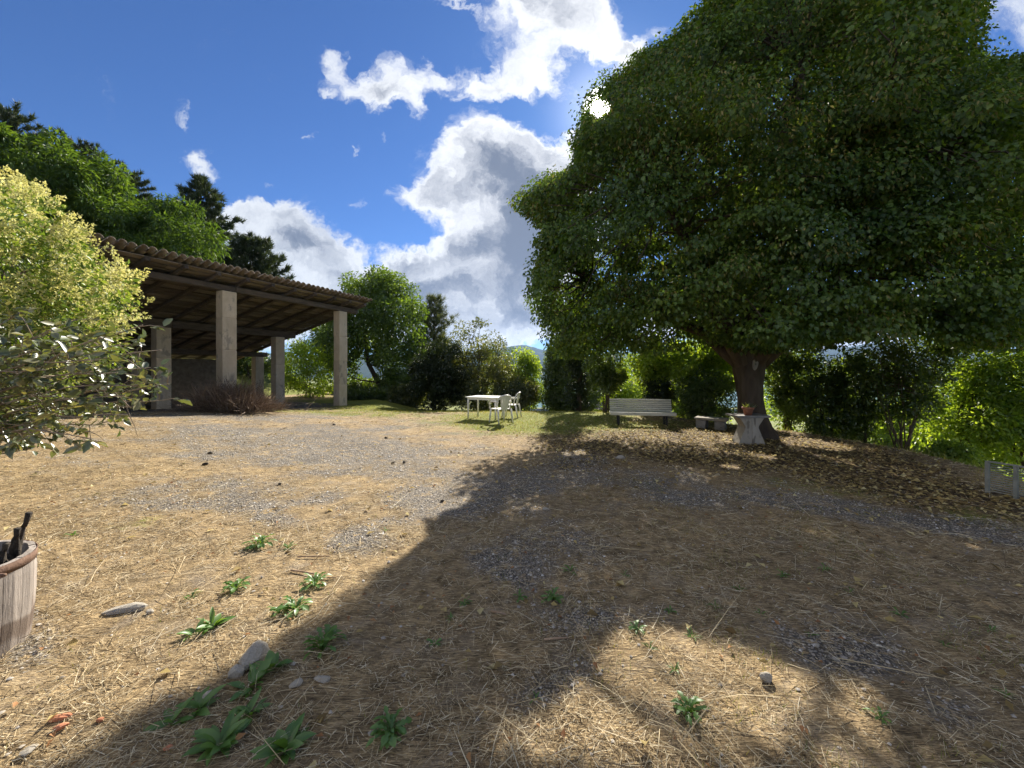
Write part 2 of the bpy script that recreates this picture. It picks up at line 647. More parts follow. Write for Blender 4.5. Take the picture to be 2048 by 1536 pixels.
M_PINE = leaf_mat('pine needle', (.024, .04, .024), (.04, .064, .036), (.062, .09, .05), trans=.15, gloss=.04)
M_PALEPINE = leaf_mat('pale pine needle', (.05, .075, .045), (.085, .115, .065), (.12, .15, .09), trans=.2, gloss=.05)
M_CREAM = leaf_mat('cream blossom', (.50, .50, .20), (.63, .62, .30), (.74, .72, .44), trans=.35, gloss=.02, warm=(1.1, 1.05, .7))
M_GOLD = leaf_mat('golden leaf', (.09, .15, .025), (.16, .24, .035), (.28, .34, .06), trans=.4, lo=(.45, .55, .5), hi=(1.3, 1.25, 1.1), bigs=2.2, gloss=.05, warm=(1.2, 1.15, .6))
M_GLOSSY = leaf_mat('glossy broad leaf', (.06, .09, .03), (.11, .14, .05), (.24, .23, .10), trans=.3, gloss=.12, rough=.42, warm=(1.5, 1.4, .6))
M_WEED = leaf_mat('weed leaf', (.07, .15, .035), (.10, .20, .045), (.13, .24, .05), trans=.35, gloss=.05)
M_GRASS = leaf_mat('grass blade', (.12, .17, .03), (.24, .25, .05), (.38, .32, .10), trans=.4, gloss=.03, warm=(1.4, 1.3, .6))
M_BARK = solid_mat('bark', (.035, .027, .02), (.10, .08, .06), 5, .95, (1, 1, .22), .9, bscale=16)
M_TWIG = solid_mat('twig', (.07, .05, .035), (.17, .13, .09), 9, .9, (1, 1, .5), .3)
M_PALETWIG = solid_mat('pale twig', (.18, .14, .10), (.33, .27, .20), 9, .9, (1, 1, .5), .3)
M_CONC = solid_mat('column concrete', (.48, .39, .28), (.63, .53, .395), 3.0, .92, (1, 1, .6), .6, spots=((.36, .31, .245), .56, 3.0), objvar=.1)
M_CONC2 = solid_mat('pale concrete', (.25, .225, .18), (.37, .335, .275), 4.0, .92, (1, 1, .35), .5, spots=((.17, .15, .12), .56, 9))
M_GREYC = solid_mat('weathered slab', (.16, .15, .135), (.30, .285, .26), 6.0, .95, (1, 1, 1), .5, spots=((.08, .08, .06), .62, 13))
M_BEAM = solid_mat('old beam wood', (.055, .044, .037), (.135, .108, .086), 7, .9, (.4, 2.2, 2.2), .5, objvar=.25)
M_BOARD = solid_mat('roof board wood', (.10, .08, .063), (.27, .22, .175), 6, .9, (.35, 3, 3), .4, objvar=.45)
M_TILE = solid_mat('canal tile', (.15, .115, .085), (.27, .215, .165), 5, .95, (1, 1, 1), .5, spots=((.13, .125, .10), .52, 9), objvar=.2)
M_STONEW = solid_mat('barn stone wall', (.10, .09, .075), (.22, .195, .16), 5, .95, (1, 1, 1), .8)
M_PLASTIC = solid_mat('white plastic', (.66, .64, .58), (.80, .79, .74), 7, .42, (1, 1, 1), .05, spots=((.5, .47, .38), .66, 12), spec=.45)
M_SLAT = solid_mat('painted bench slat', (.52, .50, .42), (.68, .66, .58), 7, .6, (.4, 2, 2), .15, spots=((.36, .33, .26), .64, 18), objvar=.06)
M_IRON = solid_mat('dark iron', (.012, .012, .012), (.03, .028, .026), 8, .6, bump=.1)
M_TERRA = solid_mat('terracotta', (.27, .11, .065), (.39, .18, .115), 6, .85, bump=.2, spots=((.55, .36, .26), .64, 12))
M_STAVE = solid_mat('barrel oak', (.20, .17, .145), (.38, .33, .285), 9, .85, (3, 3, .25), .35, spots=((.14, .10, .075), .6, 6), objvar=.15)


def stain_staves():
    """damp brown stain round the barrel's foot, its upper edge uneven"""
    t = M_STAVE.node_tree
    b = next(n for n in t.nodes if n.type == 'BSDF_PRINCIPLED')
    src = b.inputs['Base Color'].links[0].from_socket
    h = NT.__new__(NT)
    h.t = t
    tc = h.n('ShaderNodeTexCoord').outputs['Object']
    sp = h.n('ShaderNodeSeparateXYZ')
    h.l(tc, sp.inputs[0])
    z = h.m('ADD', sp.outputs[2], h.m('MULTIPLY', h.noise(tc, 5.0, 3.0), -.14))
    f = h.m('MULTIPLY', h.sm(z, .10, .13, 1.0, 0.0), h.sm(z, -.03, .02, .35, 1.0))
    h.l(h.mix(h.m('MULTIPLY', f, .85), src, (.115, .082, .06)), b.inputs['Base Color'])


stain_staves()
M_RUST = solid_mat('rusty hoop', (.11, .062, .042), (.20, .12, .08), 14, .85, bump=.4, spots=((.07, .04, .03), .58, 20))
M_SOIL = solid_mat('potting soil', (.05, .036, .025), (.11, .08, .055), 30, .95, bump=1.0)
M_STONE = solid_mat('pale stone', (.26, .23, .18), (.46, .42, .35), 9, .9, bump=.4, spots=((.26, .22, .17), .6, 14), objvar=.12)
M_BRICK = solid_mat('brick shard', (.46, .17, .085), (.58, .26, .14), 12, .9, bump=.3, objvar=.1)
M_CLOD = solid_mat('dark clod', (.03, .024, .018), (.075, .06, .045), 18, .95, bump=.8)
M_STICK = solid_mat('dry stick', (.26, .17, .10), (.42, .30, .20), 18, .85, (.5, 2, 2), .2, objvar=.2)
M_WIRE = solid_mat('dull painted metal', (.19, .195, .17), (.30, .305, .27), 8, .5, bump=.05)
M_ROOFG = solid_mat('grey roof tile', (.17, .165, .17), (.30, .29, .29), 5, .8, bump=.3)
M_WALL = solid_mat('rendered house wall', (.5, .44, .35), (.62, .55, .45), 2, .9, bump=.2)
M_STRAW = island_mat('straw stalks', [(0, (.12, .085, .05)), (.2, (.27, .195, .11)), (.45, (.47, .37, .21)), (.75, (.66, .55, .35)), (1, (.78, .70, .51))], .75, .25)
M_LITTER = island_mat('fallen leaf', [(0, (.16, .11, .05)), (.4, (.36, .26, .10)), (.8, (.54, .43, .18)), (1, (.62, .54, .28))], .75, .3)
M_ORANGE = island_mat('dry orange leaf', [(0, (.26, .12, .055)), (1, (.46, .25, .11))], .75, .3)
M_GRAVEL = island_mat('gravel', [(0, (.19, .165, .135)), (.5, (.37, .33, .275)), (.9, (.50, .455, .39)), (1, (.62, .6, .56))], .9)
M_BRUSH = island_mat('dry brushwood', [(0, (.10, .07, .05)), (.6, (.20, .145, .105)), (1, (.30, .23, .17))], .9)


def hills_mat():
    m, t, out = new_mat('forested mountain')
    tc = t.n('ShaderNodeTexCoord').outputs['Object']
    nz = t.noise(tc, .004, 8.0, .65)
    c = t.ramp(nz, [(.35, (.018, .03, .016)), (.6, (.04, .055, .03)), (.74, (.11, .10, .085))])
    b = t.n('ShaderNodeBsdfDiffuse')
    t.l(c, b.inputs[0])
    t.l(b.outputs[0], out.inputs[0])
    return m


def ground_mat():
    m, t, out = new_mat('yard ground')
    tc = t.n('ShaderNodeTexCoord').outputs['Object']

    def attr(n):
        a = t.n('ShaderNodeAttribute')
        a.attribute_name = n
        return a.outputs['Fac']
    gravel, leafy, green, bare = attr('gravel'), attr('leafy'), attr('green'), attr('bare')
    n_big = t.noise(tc, 1.1, 5.0, .6, .5)
    n_mid = t.noise(tc, 7.0, 6.0, .65, .6)
    n_fine = t.noise(tc, 55.0, 6.0, .7)
    # short matted straw: three directions of streaks
    st = None
    for ang_, sc_ in ((20, 1.0), (80, 1.1), (140, .9)):
        mp = t.n('ShaderNodeMapping')
        t.l(tc, mp.inputs['Vector'])
        mp.inputs['Rotation'].default_value = (0, 0, rad(ang_))
        mp.inputs['Scale'].default_value = (14 * sc_, 150 * sc_, 20)
        q = t.noise(mp.outputs[0], 1.0, 3.0, .6, .9)
        st = q if st is None else t.m('MAXIMUM', st, q)
    straw = t.ramp(st, [(.45, (.10, .077, .05)), (.56, (.33, .245, .135)), (.66, (.56, .44, .255)), (.8, (.73, .61, .39))])
    straw = t.mix(1.0, straw, t.ramp(n_mid, [(.3, (.42, .40, .38)), (.55, (1.0, .97, .94)), (.75, (1.22, 1.16, 1.06))]), 'MULTIPLY')
    dust = t.ramp(n_fine, [(.3, (.20, .165, .125)), (.7, (.40, .345, .275))])
    straw = t.mix(t.m('MULTIPLY', t.sm(t.noise(tc, 2.6, 6.0, .65, .8), .50, .68), .5), straw, dust)
    vor = t.n('ShaderNodeTexVoronoi')
    t.l(tc, vor.inputs['Vector'])
    vor.inputs['Scale'].default_value = 62.0
    vor2 = t.n('ShaderNodeTexVoronoi')
    t.l(tc, vor2.inputs['Vector'])
    vor2.inputs['Scale'].default_value = 150.0
    gcell = t.ramp(t.m('MULTIPLY', t.m('ADD', vor.outputs['Color'], vor2.outputs['Color']), .5),
                   [(.15, (.18, .155, .125)), (.5, (.345, .305, .25)), (.85, (.55, .50, .425))])
    gcol = t.mix(t.sm(vor.outputs['Distance'], .25, .65), gcell, (.10, .092, .082))
    gcol = t.mix(t.sm(n_mid, .52, .66), gcol, straw)
    vl = t.n('ShaderNodeTexVoronoi')
    t.l(t.v('ADD', tc, t.v('SCALE', t.noise(tc, 9, 2, .5, out=1), scale=.1)), vl.inputs['Vector'])
    vl.inputs['Scale'].default_value = 17.0
    lcol = t.ramp(vl.outputs['Color'], [(.15, (.085, .06, .034)), (.45, (.22, .155, .075)), (.75, (.36, .27, .125)), (.95, (.50, .40, .19))])
    lcol = t.mix(t.sm(vl.outputs['Distance'], .3, .7), lcol, (.055, .038, .024))
    lcol = t.mix(1.0, lcol, t.ramp(n_fine, [(.3, (.7, .68, .65)), (.7, (1.2, 1.2, 1.15))]), 'MULTIPLY')
    grcol = t.ramp(n_fine, [(.3, (.075, .105, .018)), (.55, (.19, .21, .04)), (.75, (.34, .30, .09))])
    bcol = t.ramp(n_mid, [(.3, (.12, .10, .08)), (.7, (.23, .195, .155))])
    jit = t.m('ADD', t.m('MULTIPLY', t.m('SUBTRACT', n_mid, .5), 1.3), t.m('MULTIPLY', t.m('SUBTRACT', n_fine, .5), 1.0))

    def msk(a, lo=.30, hi=.74):
        return t.sm(t.m('ADD', a, jit), lo, hi)
    c = t.mix(msk(gravel), straw, gcol)
    c = t.mix(msk(leafy), c, lcol)
    c = t.mix(msk(green), c, grcol)
    c = t.mix(msk(bare), c, bcol)
    c = t.mix(1.0, c, t.ramp(n_big, [(.25, (.78, .77, .76)), (.75, (1.16, 1.14, 1.1))]), 'MULTIPLY')
    b = t.n('ShaderNodeBsdfPrincipled')
    t.l(c, b.inputs['Base Color'])
    b.inputs['Roughness'].default_value = .95
    b.inputs['Specular IOR Level'].default_value = .15
    bp = t.n('ShaderNodeBump')
    bp.inputs['Strength'].default_value = .8
    bp.inputs['Distance'].default_value = .025
    hgt = t.m('ADD', t.m('MULTIPLY', st, .8), t.m('ADD', t.m('MULTIPLY', n_fine, .5), t.m('MULTIPLY', vor.outputs['Distance'], -.3)))
    t.l(hgt, bp.inputs['Height'])
    t.l(bp.outputs[0], b.inputs['Normal'])
    t.l(b.outputs[0], out.inputs[0])
    return m


# ------------------------------------------------------------------ ground cover masks (where gravel, litter and green lie)
def pix(x, y):
    yd = np.maximum(y, .5)
    return 1024 + F * x / yd, HZ + EYE * F / yd


def ell(px, py, items):
    r = np.zeros(np.shape(px))
    for (cx, cy, rx, ry, rot, s) in items:
        a = rad(rot)
        dx, dy = px - cx, py - cy
        u = (dx * math.cos(a) + dy * math.sin(a)) / rx
        v = (-dx * math.sin(a) + dy * math.cos(a)) / ry
        r = np.maximum(r, s * np.exp(-(u * u + v * v) * .8))
    return r


def masks(x, y):
    px, py = pix(x, y)
    front = (y > .8).astype(float)
    n1 = fbm(x * .9, y * .9, 11, 4) - .5
    n2 = fbm(x * 2.6, y * 2.6, 21, 4) - .5
    gravel = ell(px, py, [(640, 900, 420, 70, 3, .95), (500, 1000, 260, 50, 0, .75), (720, 1080, 90, 30, 0, .95), (880, 1010, 160, 60, 0, .85), (560, 1040, 80, 22, 0, .9),
                          (1080, 1110, 150, 60, -10, .9), (1150, 960, 260, 60, 5, .8), (1350, 990, 200, 40, 8, .9), (1650, 1015, 260, 26, 9, 1.15),
                          (1950, 1060, 240, 26, 8, 1.25), (2300, 1110, 260, 34, 8, 1.2), (1700, 1300, 150, 60, 20, 1.0), (1900, 1420, 120, 50, 25, .8), (1120, 1370, 160, 50, -20, .6), (1180, 1240, 170, 40, 0, .55),
                          (200, 960, 150, 30, 0, .5), (60, 1280, 60, 90, 0, .5)]) * front * .92 + n1 * 1.0 + n2 * .9
    leafy = ell(px, py, [(1450, 895, 360, 45, 4, 1.1), (1750, 950, 300, 55, 14, 1.05), (1250, 890, 230, 26, 0, .8), (2000, 1010, 200, 40, 12, .8),
                         (1150, 930, 260, 30, 0, .5)]) * front + n1 * .35
    green = ell(px, py, [(1080, 842, 190, 26, 0, 1.2), (1250, 850, 180, 14, 0, .75), (760, 822, 160, 10, 0, .75), (640, 832, 330, 8, 0, .6),
                         (1650, 980, 180, 22, 6, .45), (1950, 1030, 150, 20, 8, .5), (250, 1060, 90, 12, -12, .55), (760, 806, 170, 13, 0, 1.1), (900, 812, 150, 12, 0, .9)]) * front + n2 * .5
    d = edge_out(x, y)
    green = np.maximum(green, sstep(d, .3, 1.6) * 1.0)
    u = (x + 7.63) * .375 + (y - 17.8) * .927
    v = -(x + 7.63) * .927 + (y - 17.8) * .375
    bare = sstep(v, -.6, .5) * sstep(-v, -11, -8.5) * sstep(-u, -1.4, -.2) * sstep(u, -20, -17) + n1 * .2
    green = np.maximum(green, sstep(v, 8.6, 9.6))
    far = sstep(np.hypot(x, y), 28, 45)
    green = np.maximum(green, far)
    return gravel, leafy, green, bare


M_GROUND = ground_mat()


def axis(dense, segs):
    r = [dense[0]]
    while r[-1] < dense[1]:
        r.append(r[-1] + dense[2])
    for (lim, g) in segs:
        s = r[-1] - r[-2]
        while r[-1] < lim:
            s *= g
            r.append(r[-1] + s)
    return r


def build_ground():
    xp = axis((-4.0, 6.5, .075), [(12, 1.03), (40, 1.09), (6200, 1.22)])
    xm = [-4.0]
    s = .08
    while xm[-1] > -6200:
        s *= 1.02 if xm[-1] > -13 else (1.08 if xm[-1] > -40 else 1.22)
        xm.append(xm[-1] - s)
    xs = np.array(xm[:0:-1] + xp)
    yp = axis((1.2, 6.5, .07), [(19, 1.012), (40, 1.06), (6500, 1.2)])
    ym = [1.2]
    s = .1
    while ym[-1] > -300:
        s *= 1.2
        ym.append(ym[-1] - s)
    ys = np.array(ym[:0:-1] + yp)
    X, Y = np.meshgrid(xs, ys)
    Z = gz(X, Y)
    nx, ny = len(xs), len(ys)
    idx = np.arange(nx * ny).reshape(ny, nx)
    Fc = np.stack([idx[:-1, :-1], idx[:-1, 1:], idx[1:, 1:], idx[1:, :-1]], -1).reshape(-1, 4)
    me = np_mesh('ground', np.stack([X, Y, Z], -1).reshape(-1, 3), Fc, True)
    for nm, a in zip(('gravel', 'leafy', 'green', 'bare'), masks(X.ravel(), Y.ravel())):
        at_ = me.attributes.new(nm, 'FLOAT', 'POINT')
        at_.data.foreach_set('value', a.astype(np.float32))
    o = link('ground', me, M_GROUND)
    o['kind'] = 'structure'
    print('ground', nx, ny)


build_ground()


def build_hills():
    M = hills_mat()
    for k, (dist, base, amp, seed, name) in enumerate(((3300, 105, 150, 4, 'hills'), (4700, 230, 290, 9, 'hills'))):
        na, nr = 260, 26
        a = np.linspace(rad(-75), rad(75), na)
        r = np.linspace(0, 1, nr)
        A, R = np.meshgrid(a, r)
        ridge = base + amp * (fbm(A * 5.2 + 3.0, A * 0 + seed, seed, 5) - .35) * 1.5
        if k == 1:
            ridge = ridge + 120 * np.exp(-((np.degrees(A) - 2.5) / 3.5) ** 2)
        prof = np.sin(np.clip(R * 1.55, 0, math.pi / 2)) ** 1.2
        gul = (fbm(A * 30, R * 5 + seed, seed + 2, 5) - .5) * 2
        Z = -66 + (ridge + 66) * prof + gul * 70 * R * (1 - R * .6)
        dd = dist * (1 + .55 * R)
        idx = np.arange(na * nr).reshape(nr, na)
        Fc = np.stack([idx[:-1, :-1], idx[:-1, 1:], idx[1:, 1:], idx[1:, :-1]], -1).reshape(-1, 4)
        me = np_mesh(name, np.stack([dd * np.sin(A), dd * np.cos(A), Z], -1).reshape(-1, 3), Fc, True)
        o = link(name, me, M)
        o['kind'] = 'structure'


build_hills()



def build_haze():
    m, t, out = new_mat('valley haze')
    v = t.n('ShaderNodeVolumePrincipled')
    v.inputs['Color'].default_value = (.42, .62, 1.0, 1)
    v.inputs['Density'].default_value = 0.45e-4
    v.inputs['Anisotropy'].default_value = .2
    t.l(v.outputs[0], out.inputs['Volume'])
    o = MB().box((0, 4200, 240), (19000, 11000, 780)).build('haze', m)
    o['kind'] = 'stuff'


build_haze()


# ------------------------------------------------------------------ the open barn
def build_barn():
    rz = math.atan2(.927, .375)
    B = thing('open_barn', 'open-sided barn with concrete columns and sloping canal tile roof', 'barn', (-7.63, 17.8, 0), rz)
    R2 = Matrix.Rotation(rz, 2)
    S = .272
    cols = [(0, 0, 4.2), (-4.9, 0, 4.2), (-9.8, 0, 4.2), (-14.7, 0, 4.2),
            (-.34, 3.5, 3.15), (-4.95, 3.5, 3.15), (-9.8, 3.5, 3.15), (-14.7, 3.5, 3.15),
            (1.0, 6.75, 2.3), (-4.2, 6.75, 2.3), (-9.6, 6.75, 2.3)]
    for (u, v, h) in cols:
        wx, wy = R2 @ Vector((u, v))
        g = gz1(wx - 7.63, wy + 17.8)
        c = bpy.data.objects.new('column', None)
        C.objects.link(c)
        c.parent = B
        c.location = (u, v, 0)
        z = g - .25
        cuts = [z] + [g + q for q in ((.95, 2.0, 3.05) if h > 4 else (.9, 1.85) if h > 3 else (1.1,))] + [h]
        for i in range(len(cuts) - 1):
            j = random.uniform(-.006, .006)
            MB().box((j, -j, (cuts[i] + cuts[i + 1]) / 2), (.46 + j, .34 - j, cuts[i + 1] - cuts[i] - .012)).build('block', M_CONC, c, bevel=.012)
        MB().box((0, 0, (z + h) / 2), (.435, .315, h - z - .03)).build('core', M_CONC, c)
    # beams along the rows
    for (v, zt, u0, u1, hh) in ((0, 4.2, -16, .95, .20), (3.5, 3.15, -16, .55, .28), (6.75, 2.3, -16, 1.5, .24)):
        u = u0
        while u < u1 - .1:
            e = min(u + 5.67, u1) if u + 8 < u1 else u1
            MB().box(((u + e) / 2, v + random.uniform(-.02, .02), zt + hh / 2 + .003), (e - u - .01, .24, hh), jit=.012).build('beam', M_BEAM, B, bevel=.02)
            u = e
    zr = lambda v: 4.2 + .20 - S * v        # underside of the rafters
    tilt = math.atan(S)
    v0, v1 = -.62, 8.6
    nrm = Vector((0, math.sin(tilt), math.cos(tilt)))
    u = -15.6
    k = 0
    while u < 1.1:
        a = Vector((u, v0 + .05, zr(v0 + .05))) + nrm * .06
        b = Vector((u + random.uniform(-.05, .05), v1, zr(v1))) + nrm * .06
        MB().bar(a, b, .12, .12, nrm).build('rafter', M_BEAM, B, bevel=.015)
        u += .93 + random.uniform(-.05, .05)
    # roof boards laid along the slope, gaps between them
    v = v0 + .08
    while v < v1:
        wdt = random.uniform(.17, .25)
        u = -15.9 + random.uniform(-.1, .1)
        while u < 1.0:
            e = min(u + random.choice((2.79, 3.72, 4.65)), 1.15 + random.uniform(-.06, .06))
            c = Vector(((u + e) / 2, v + wdt / 2, zr(v + wdt / 2))) + nrm * (.12 + .016 + random.uniform(0, .006))
            M = Matrix.Rotation(-tilt, 3, 'X') @ Matrix.Rotation(random.uniform(-.004, .004), 3, 'Z')
            MB().box(c, (e - u - .012, wdt, .026), M).build('board', M_BOARD, B)
            u = e
        v += wdt + random.uniform(.05, .10)
    # tile field: corrugated courses, one part; the eave course tile by tile
    pitch = .225
    ncol = int(17.0 / pitch)
    VV, FF = [], []
    course = .38
    nc = int((v1 - v0 + .15) / course)
    for c_ in range(nc):
        va, vb = v0 - .02 + c_ * course, v0 + (c_ + 1) * course + .03
        ring = []
        for i in range(ncol * 8 + 1):
            uu = -15.8 + i * pitch / 8
            hh = .055 * math.cos(2 * math.pi * i / 8)
            ring.append((uu, hh))
        o = len(VV)
        for (vv, lift) in ((va, .045), (vb, .0)):
            for (uu, hh) in ring:
                p = Vector((uu, vv, zr(vv))) + nrm * (.12 + .095 + hh + lift + .01 * vnoise(np.array([uu * 3.]), np.array([vv * 3.]), 2)[0])
                VV.append(tuple(p))
        m = len(ring)
        for i in range(m - 1):
            FF.append((o + i, o + i + 1, o + m + i + 1, o + m + i))
    t_ = link('roof_tiles', np_mesh('roof_tiles', np.array(VV), np.array(FF), True), M_TILE, B)
    t_['kind'] = 'stuff'
    mb = MB()
    n = 7
    outer, inner = [], []
    for (vv, r) in ((-.30, .098), (.22, .082)):
        for rr in (r, r - .016):
            for i in range(n):
                q = math.pi * i / (n - 1)
                mb.v.append((math.cos(q) * rr, vv, math.sin(q) * rr))
    for i in range(n - 1):
        mb.f += [(i, i + 1, 2 * n + i + 1, 2 * n + i), (n + i + 1, n + i, 3 * n + i, 3 * n + i + 1), (i + 1, i, n + i, n + i + 1), (2 * n + i, 2 * n + i + 1, 3 * n + i + 1, 3 * n + i)]
    tm = mb.mesh('tile', True)
    tm.materials.append(M_TILE)
    for i in range(ncol + 1):
        uu = -15.8 + i * pitch + random.uniform(-.012, .012)
        o = link('tile', tm, None, B)
        o.location = Vector((uu, v0 + .1, zr(v0 + .1))) + nrm * (.12 + .105 + random.uniform(-.008, .012))
        o.rotation_euler = (-tilt + random.uniform(-.03, .03), random.uniform(-.08, .08), random.uniform(-.05, .05))
    # rubble wall at the back, under the low side
    MB().box((-8.2, 8.0, .95), (15.8, .35, 2.3), jit=.05).build('back_wall', M_STONEW, B)
    MB().box((-16.1, 4.0, 1.6), (.35, 8.2, 3.6), jit=.05).build('end_wall', M_STONEW, B)
    return B


build_barn()


def brush_heap():
    c = at(462, 815, 12.4)
    g = gz1(c.x, c.y)
    n = 5200
    P = np.stack([RNG.normal(0, .5, n), RNG.normal(0, .35, n), RNG.random(n) ** 1.4 * .6], 1)
    P[:, 2] *= np.exp(-(P[:, 0] / .9) ** 2)
    A = rand_dir(n) + np.array([0, 0, .9]) + np.stack([P[:, 0] * .9, P[:, 1] * .9, np.zeros(n)], 1)
    V, Fc = strips(P, A, rand_dir(n), RNG.uniform(.25, .75, n), RNG.uniform(.006, .014, n), RNG.normal(0, .05, n))
    o = link('brushwood_heap', np_mesh('brushwood_heap', V, Fc), M_BRUSH)
    o.location = (c.x, c.y, g)
    tag(o, 'heap of dry brown brushwood at the foot of a barn column', 'brushwood')


brush_heap()


# ------------------------------------------------------------------ trees
def curve_pts(a, b, sag, n=6, wob=.05):
    a, b = Vector(a), Vector(b)
    L = (b - a).length
    r = []
    for i in range(n + 1):
        t = i / n
        p = a.lerp(b, t) + Vector((0, 0, sag * 4 * t * (1 - t)))
        if 0 < i < n:
            p += Vector([random.uniform(-1, 1) * wob * L for _ in range(3)])
        r.append(p)
    return r


def limb(mb, a, b, r0, r1, sag=0., n=6, wob=.03, sides=7):
    p = curve_pts(a, b, sag, n, wob)
    mb.tube(p, [r0 + (r1 - r0) * (i / n) ** .8 for i in range(n + 1)], sides)
    return p


CROWN = [(1420, -60), (1395, 8), (1360, 30), (1325, 72), (1290, 90), (1262, 105), (1205, 148), (1188, 175), (1163, 200), (1166, 235), (1150, 255), (1160, 264),
         (1130, 284), (1138, 320), (1124, 350), (1085, 350), (1060, 368), (1028, 388), (1040, 425), (1075, 450), (1070, 478), (1093, 500), (1050, 516), (1056, 570),
         (1060, 610), (1085, 640), (1092, 690), (1130, 716), (1200, 712), (1290, 702), (1370, 686), (1440, 696), (1480, 716), (1540, 716), (1600, 694), (1700, 690),
         (1800, 668), (1880, 690), (1960, 722), (2010, 700), (2100, 690), (2400, 600), (2500, 200), (2300, 80), (2090, 88), (2040, 100), (2010, 88), (1978, 112),
         (1958, 86), (1985, 0), (1990, -60), (2010, -420), (1480, -420)]


def build_linden():
    bx, by = 5.75, 9.6
    T = thing('linden_tree', 'huge leafy linden tree with thick forked trunk shading the yard', 'tree', (bx, by, gz1(bx, by)))
    o = Vector((bx, by, 0))
    # trunk with root flare
    pts = [(.12, 0, -.2), (.11, 0, .02), (.07, 0, .2), (.02, .02, .5), (-.01, .03, .9), (-.03, .03, 1.3), (-.05, .03, 1.65), (-.08, .02, 2.1), (-.10, 0, 2.6)]
    rr = [.52, .44, .35, .30, .275, .285, .34, .38, .30]
    fp, fr = [], []
    for i in range(len(pts) - 1):
        for k in range(5):
            fp.append(Vector(pts[i]).lerp(Vector(pts[i + 1]), k / 5))
            fr.append(rr[i] + (rr[i + 1] - rr[i]) * k / 5)
    mb = MB().tube(fp, fr, 40)
    vv = np.array(mb.v)
    th = np.arctan2(vv[:, 1], vv[:, 0])
    rg = fbm(th * 5.5 + 40, vv[:, 2] * 1.3, 91, 4) + .5 * fbm(th * 11 + 9, vv[:, 2] * 2.4, 95, 3)
    sc2 = 1 + .26 * (rg - .75)
    mb.v = [tuple(q) for q in np.stack([vv[:, 0] * sc2, vv[:, 1] * sc2, vv[:, 2]], 1)]
    mb.v = [(x * (1 + .10 * math.sin(5 * math.atan2(y, x)) * max(0, 1 - z / 1.2) + .035 * math.sin(9 * math.atan2(y, x) + z * 2)), y * (1 + .10 * math.sin(5 * math.atan2(y, x)) * max(0, 1 - z / 1.2)), z) for x, y, z in mb.v]
    tr = mb.build('trunk', M_BARK, T, True)
    MB().lathe([(0, .0), (.07, .012), (.09, -.02)], 9).build('bark_scar', M_GREYC, tr)
    sc_ = bpy.data.objects[tr.children[0].name]
    sc_.location = (-.10, -.33, 1.75)
    sc_.scale = (.8, 1.9, 1)
    sc_.rotation_euler = (rad(82), rad(12), 0)
    # main limbs
    mains = [((-1.5, -.35, 3.1), .25), ((1.25, .1, 3.0), .22), ((-2.6, -1.0, 5.2), .22), ((-1.2, 1.8, 6.8), .2), ((.4, -1.2, 8.2), .26), ((2.3, .8, 6.6), .22), ((3.6, -.8, 4.7), .18), ((-3.6, 1.4, 4.0), .15), ((1.0, 2.6, 5.2), .17), ((1.2, -2.6, 5.4), .16)]
    nodes = []
    for (e, r) in mains:
        m_ = MB()
        s = Vector((e[0] * .06 - .06, e[1] * .06, 1.75))
        p = limb(m_, s, e, r, r * .35, .25, 8, .025, 9)
        m_.build('limb', M_BARK, T, True)
        nodes += p[2:]
    # clumps filling the crown
    cen = np.array([6.5, 10.0, 6.7])
    radii = np.array([7.2, 5.0, 6.3])
    cl = []
    tries = 0
    while len(cl) < 520 and tries < 40000:
        tries += 1
        d = RNG.normal(size=3)
        d /= np.linalg.norm(d)
        q = cen + radii * d * (RNG.random() ** .30)
        if q[2] < 2.3:
            continue
        px, py = 1024 + F * q[0] / q[1], HZ - F * (q[2] - EYE) / q[1]
        if q[1] < 3.2 or (q[0] > 9.3 and q[1] > 10.2 and q[2] < 8.5):
            continue
        mx = 26 * 9.5 / q[1]
        ok = all(in_poly(np.array([px + a]), np.array([py + b]), CROWN)[0] for a, b in ((-mx, 0), (mx, 0), (0, -mx), (0, mx)))
        if not ok:
            continue
        t = q[2] / math.tan(SUN_EL)
        g = np.array([[q[0] - t * math.sin(SUN_AZ), q[1] - t * math.cos(SUN_AZ)]])
        if in_poly(g[:, 0], g[:, 1], LIT_LEFT)[0]:
            continue
        cl.append(q)
    cl = np.array(cl)
    # no part of the crown stays thin
    fill = []
    for px in range(1040, 2080, 30):
        for py in range(-40, 720, 30):
            if not in_poly(np.array([px]), np.array([py]), CROWN)[0]:
                continue
            got = 0
            for _ in range(40):
                q = np.array(at(px + random.uniform(-13, 13), py + random.uniform(-13, 13), random.uniform(6.2, 13.0)))
                t = q[2] / math.tan(SUN_EL)
                g = (np.array([q[0] - t * math.sin(SUN_AZ)]), np.array([q[1] - t * math.cos(SUN_AZ)]))
                if q[2] < 2.2 or in_poly(*g, LIT_LEFT)[0] or any(in_poly(*g, p_)[0] for p_ in LIT_PATCH[:2]) or np.sum(((q - cen) / (radii * 1.12)) ** 2) > 1 or (q[0] > 9.3 and q[1] > 10.2 and q[2] < 8.5):
                    continue
                fill.append(q)
                got += 1
                if got == 1:
                    break
    cl = np.concatenate([cl, np.array(fill)])
    # edge clumps that give the outline its lobes
    ec = []
    for i in range(len(CROWN) - 14):
        a, b = CROWN[i], CROWN[i + 1]
        for s in (0, .5):
            px, py = a[0] + (b[0] - a[0]) * s, a[1] + (b[1] - a[1]) * s
            cx, cy = 1560, 380
            L_ = math.hypot(cx - px, cy - py)
            for dep in (9.2, 11.0):
                k_ = 34 / L_
                ec.append(tuple(at(px + (cx - px) * k_, py + (cy - py) * k_, dep + random.uniform(-.7, .7))))
    cl = np.concatenate([cl, np.array(ec)])
    print('linden clumps', len(cl), tries)
    m_ = MB()
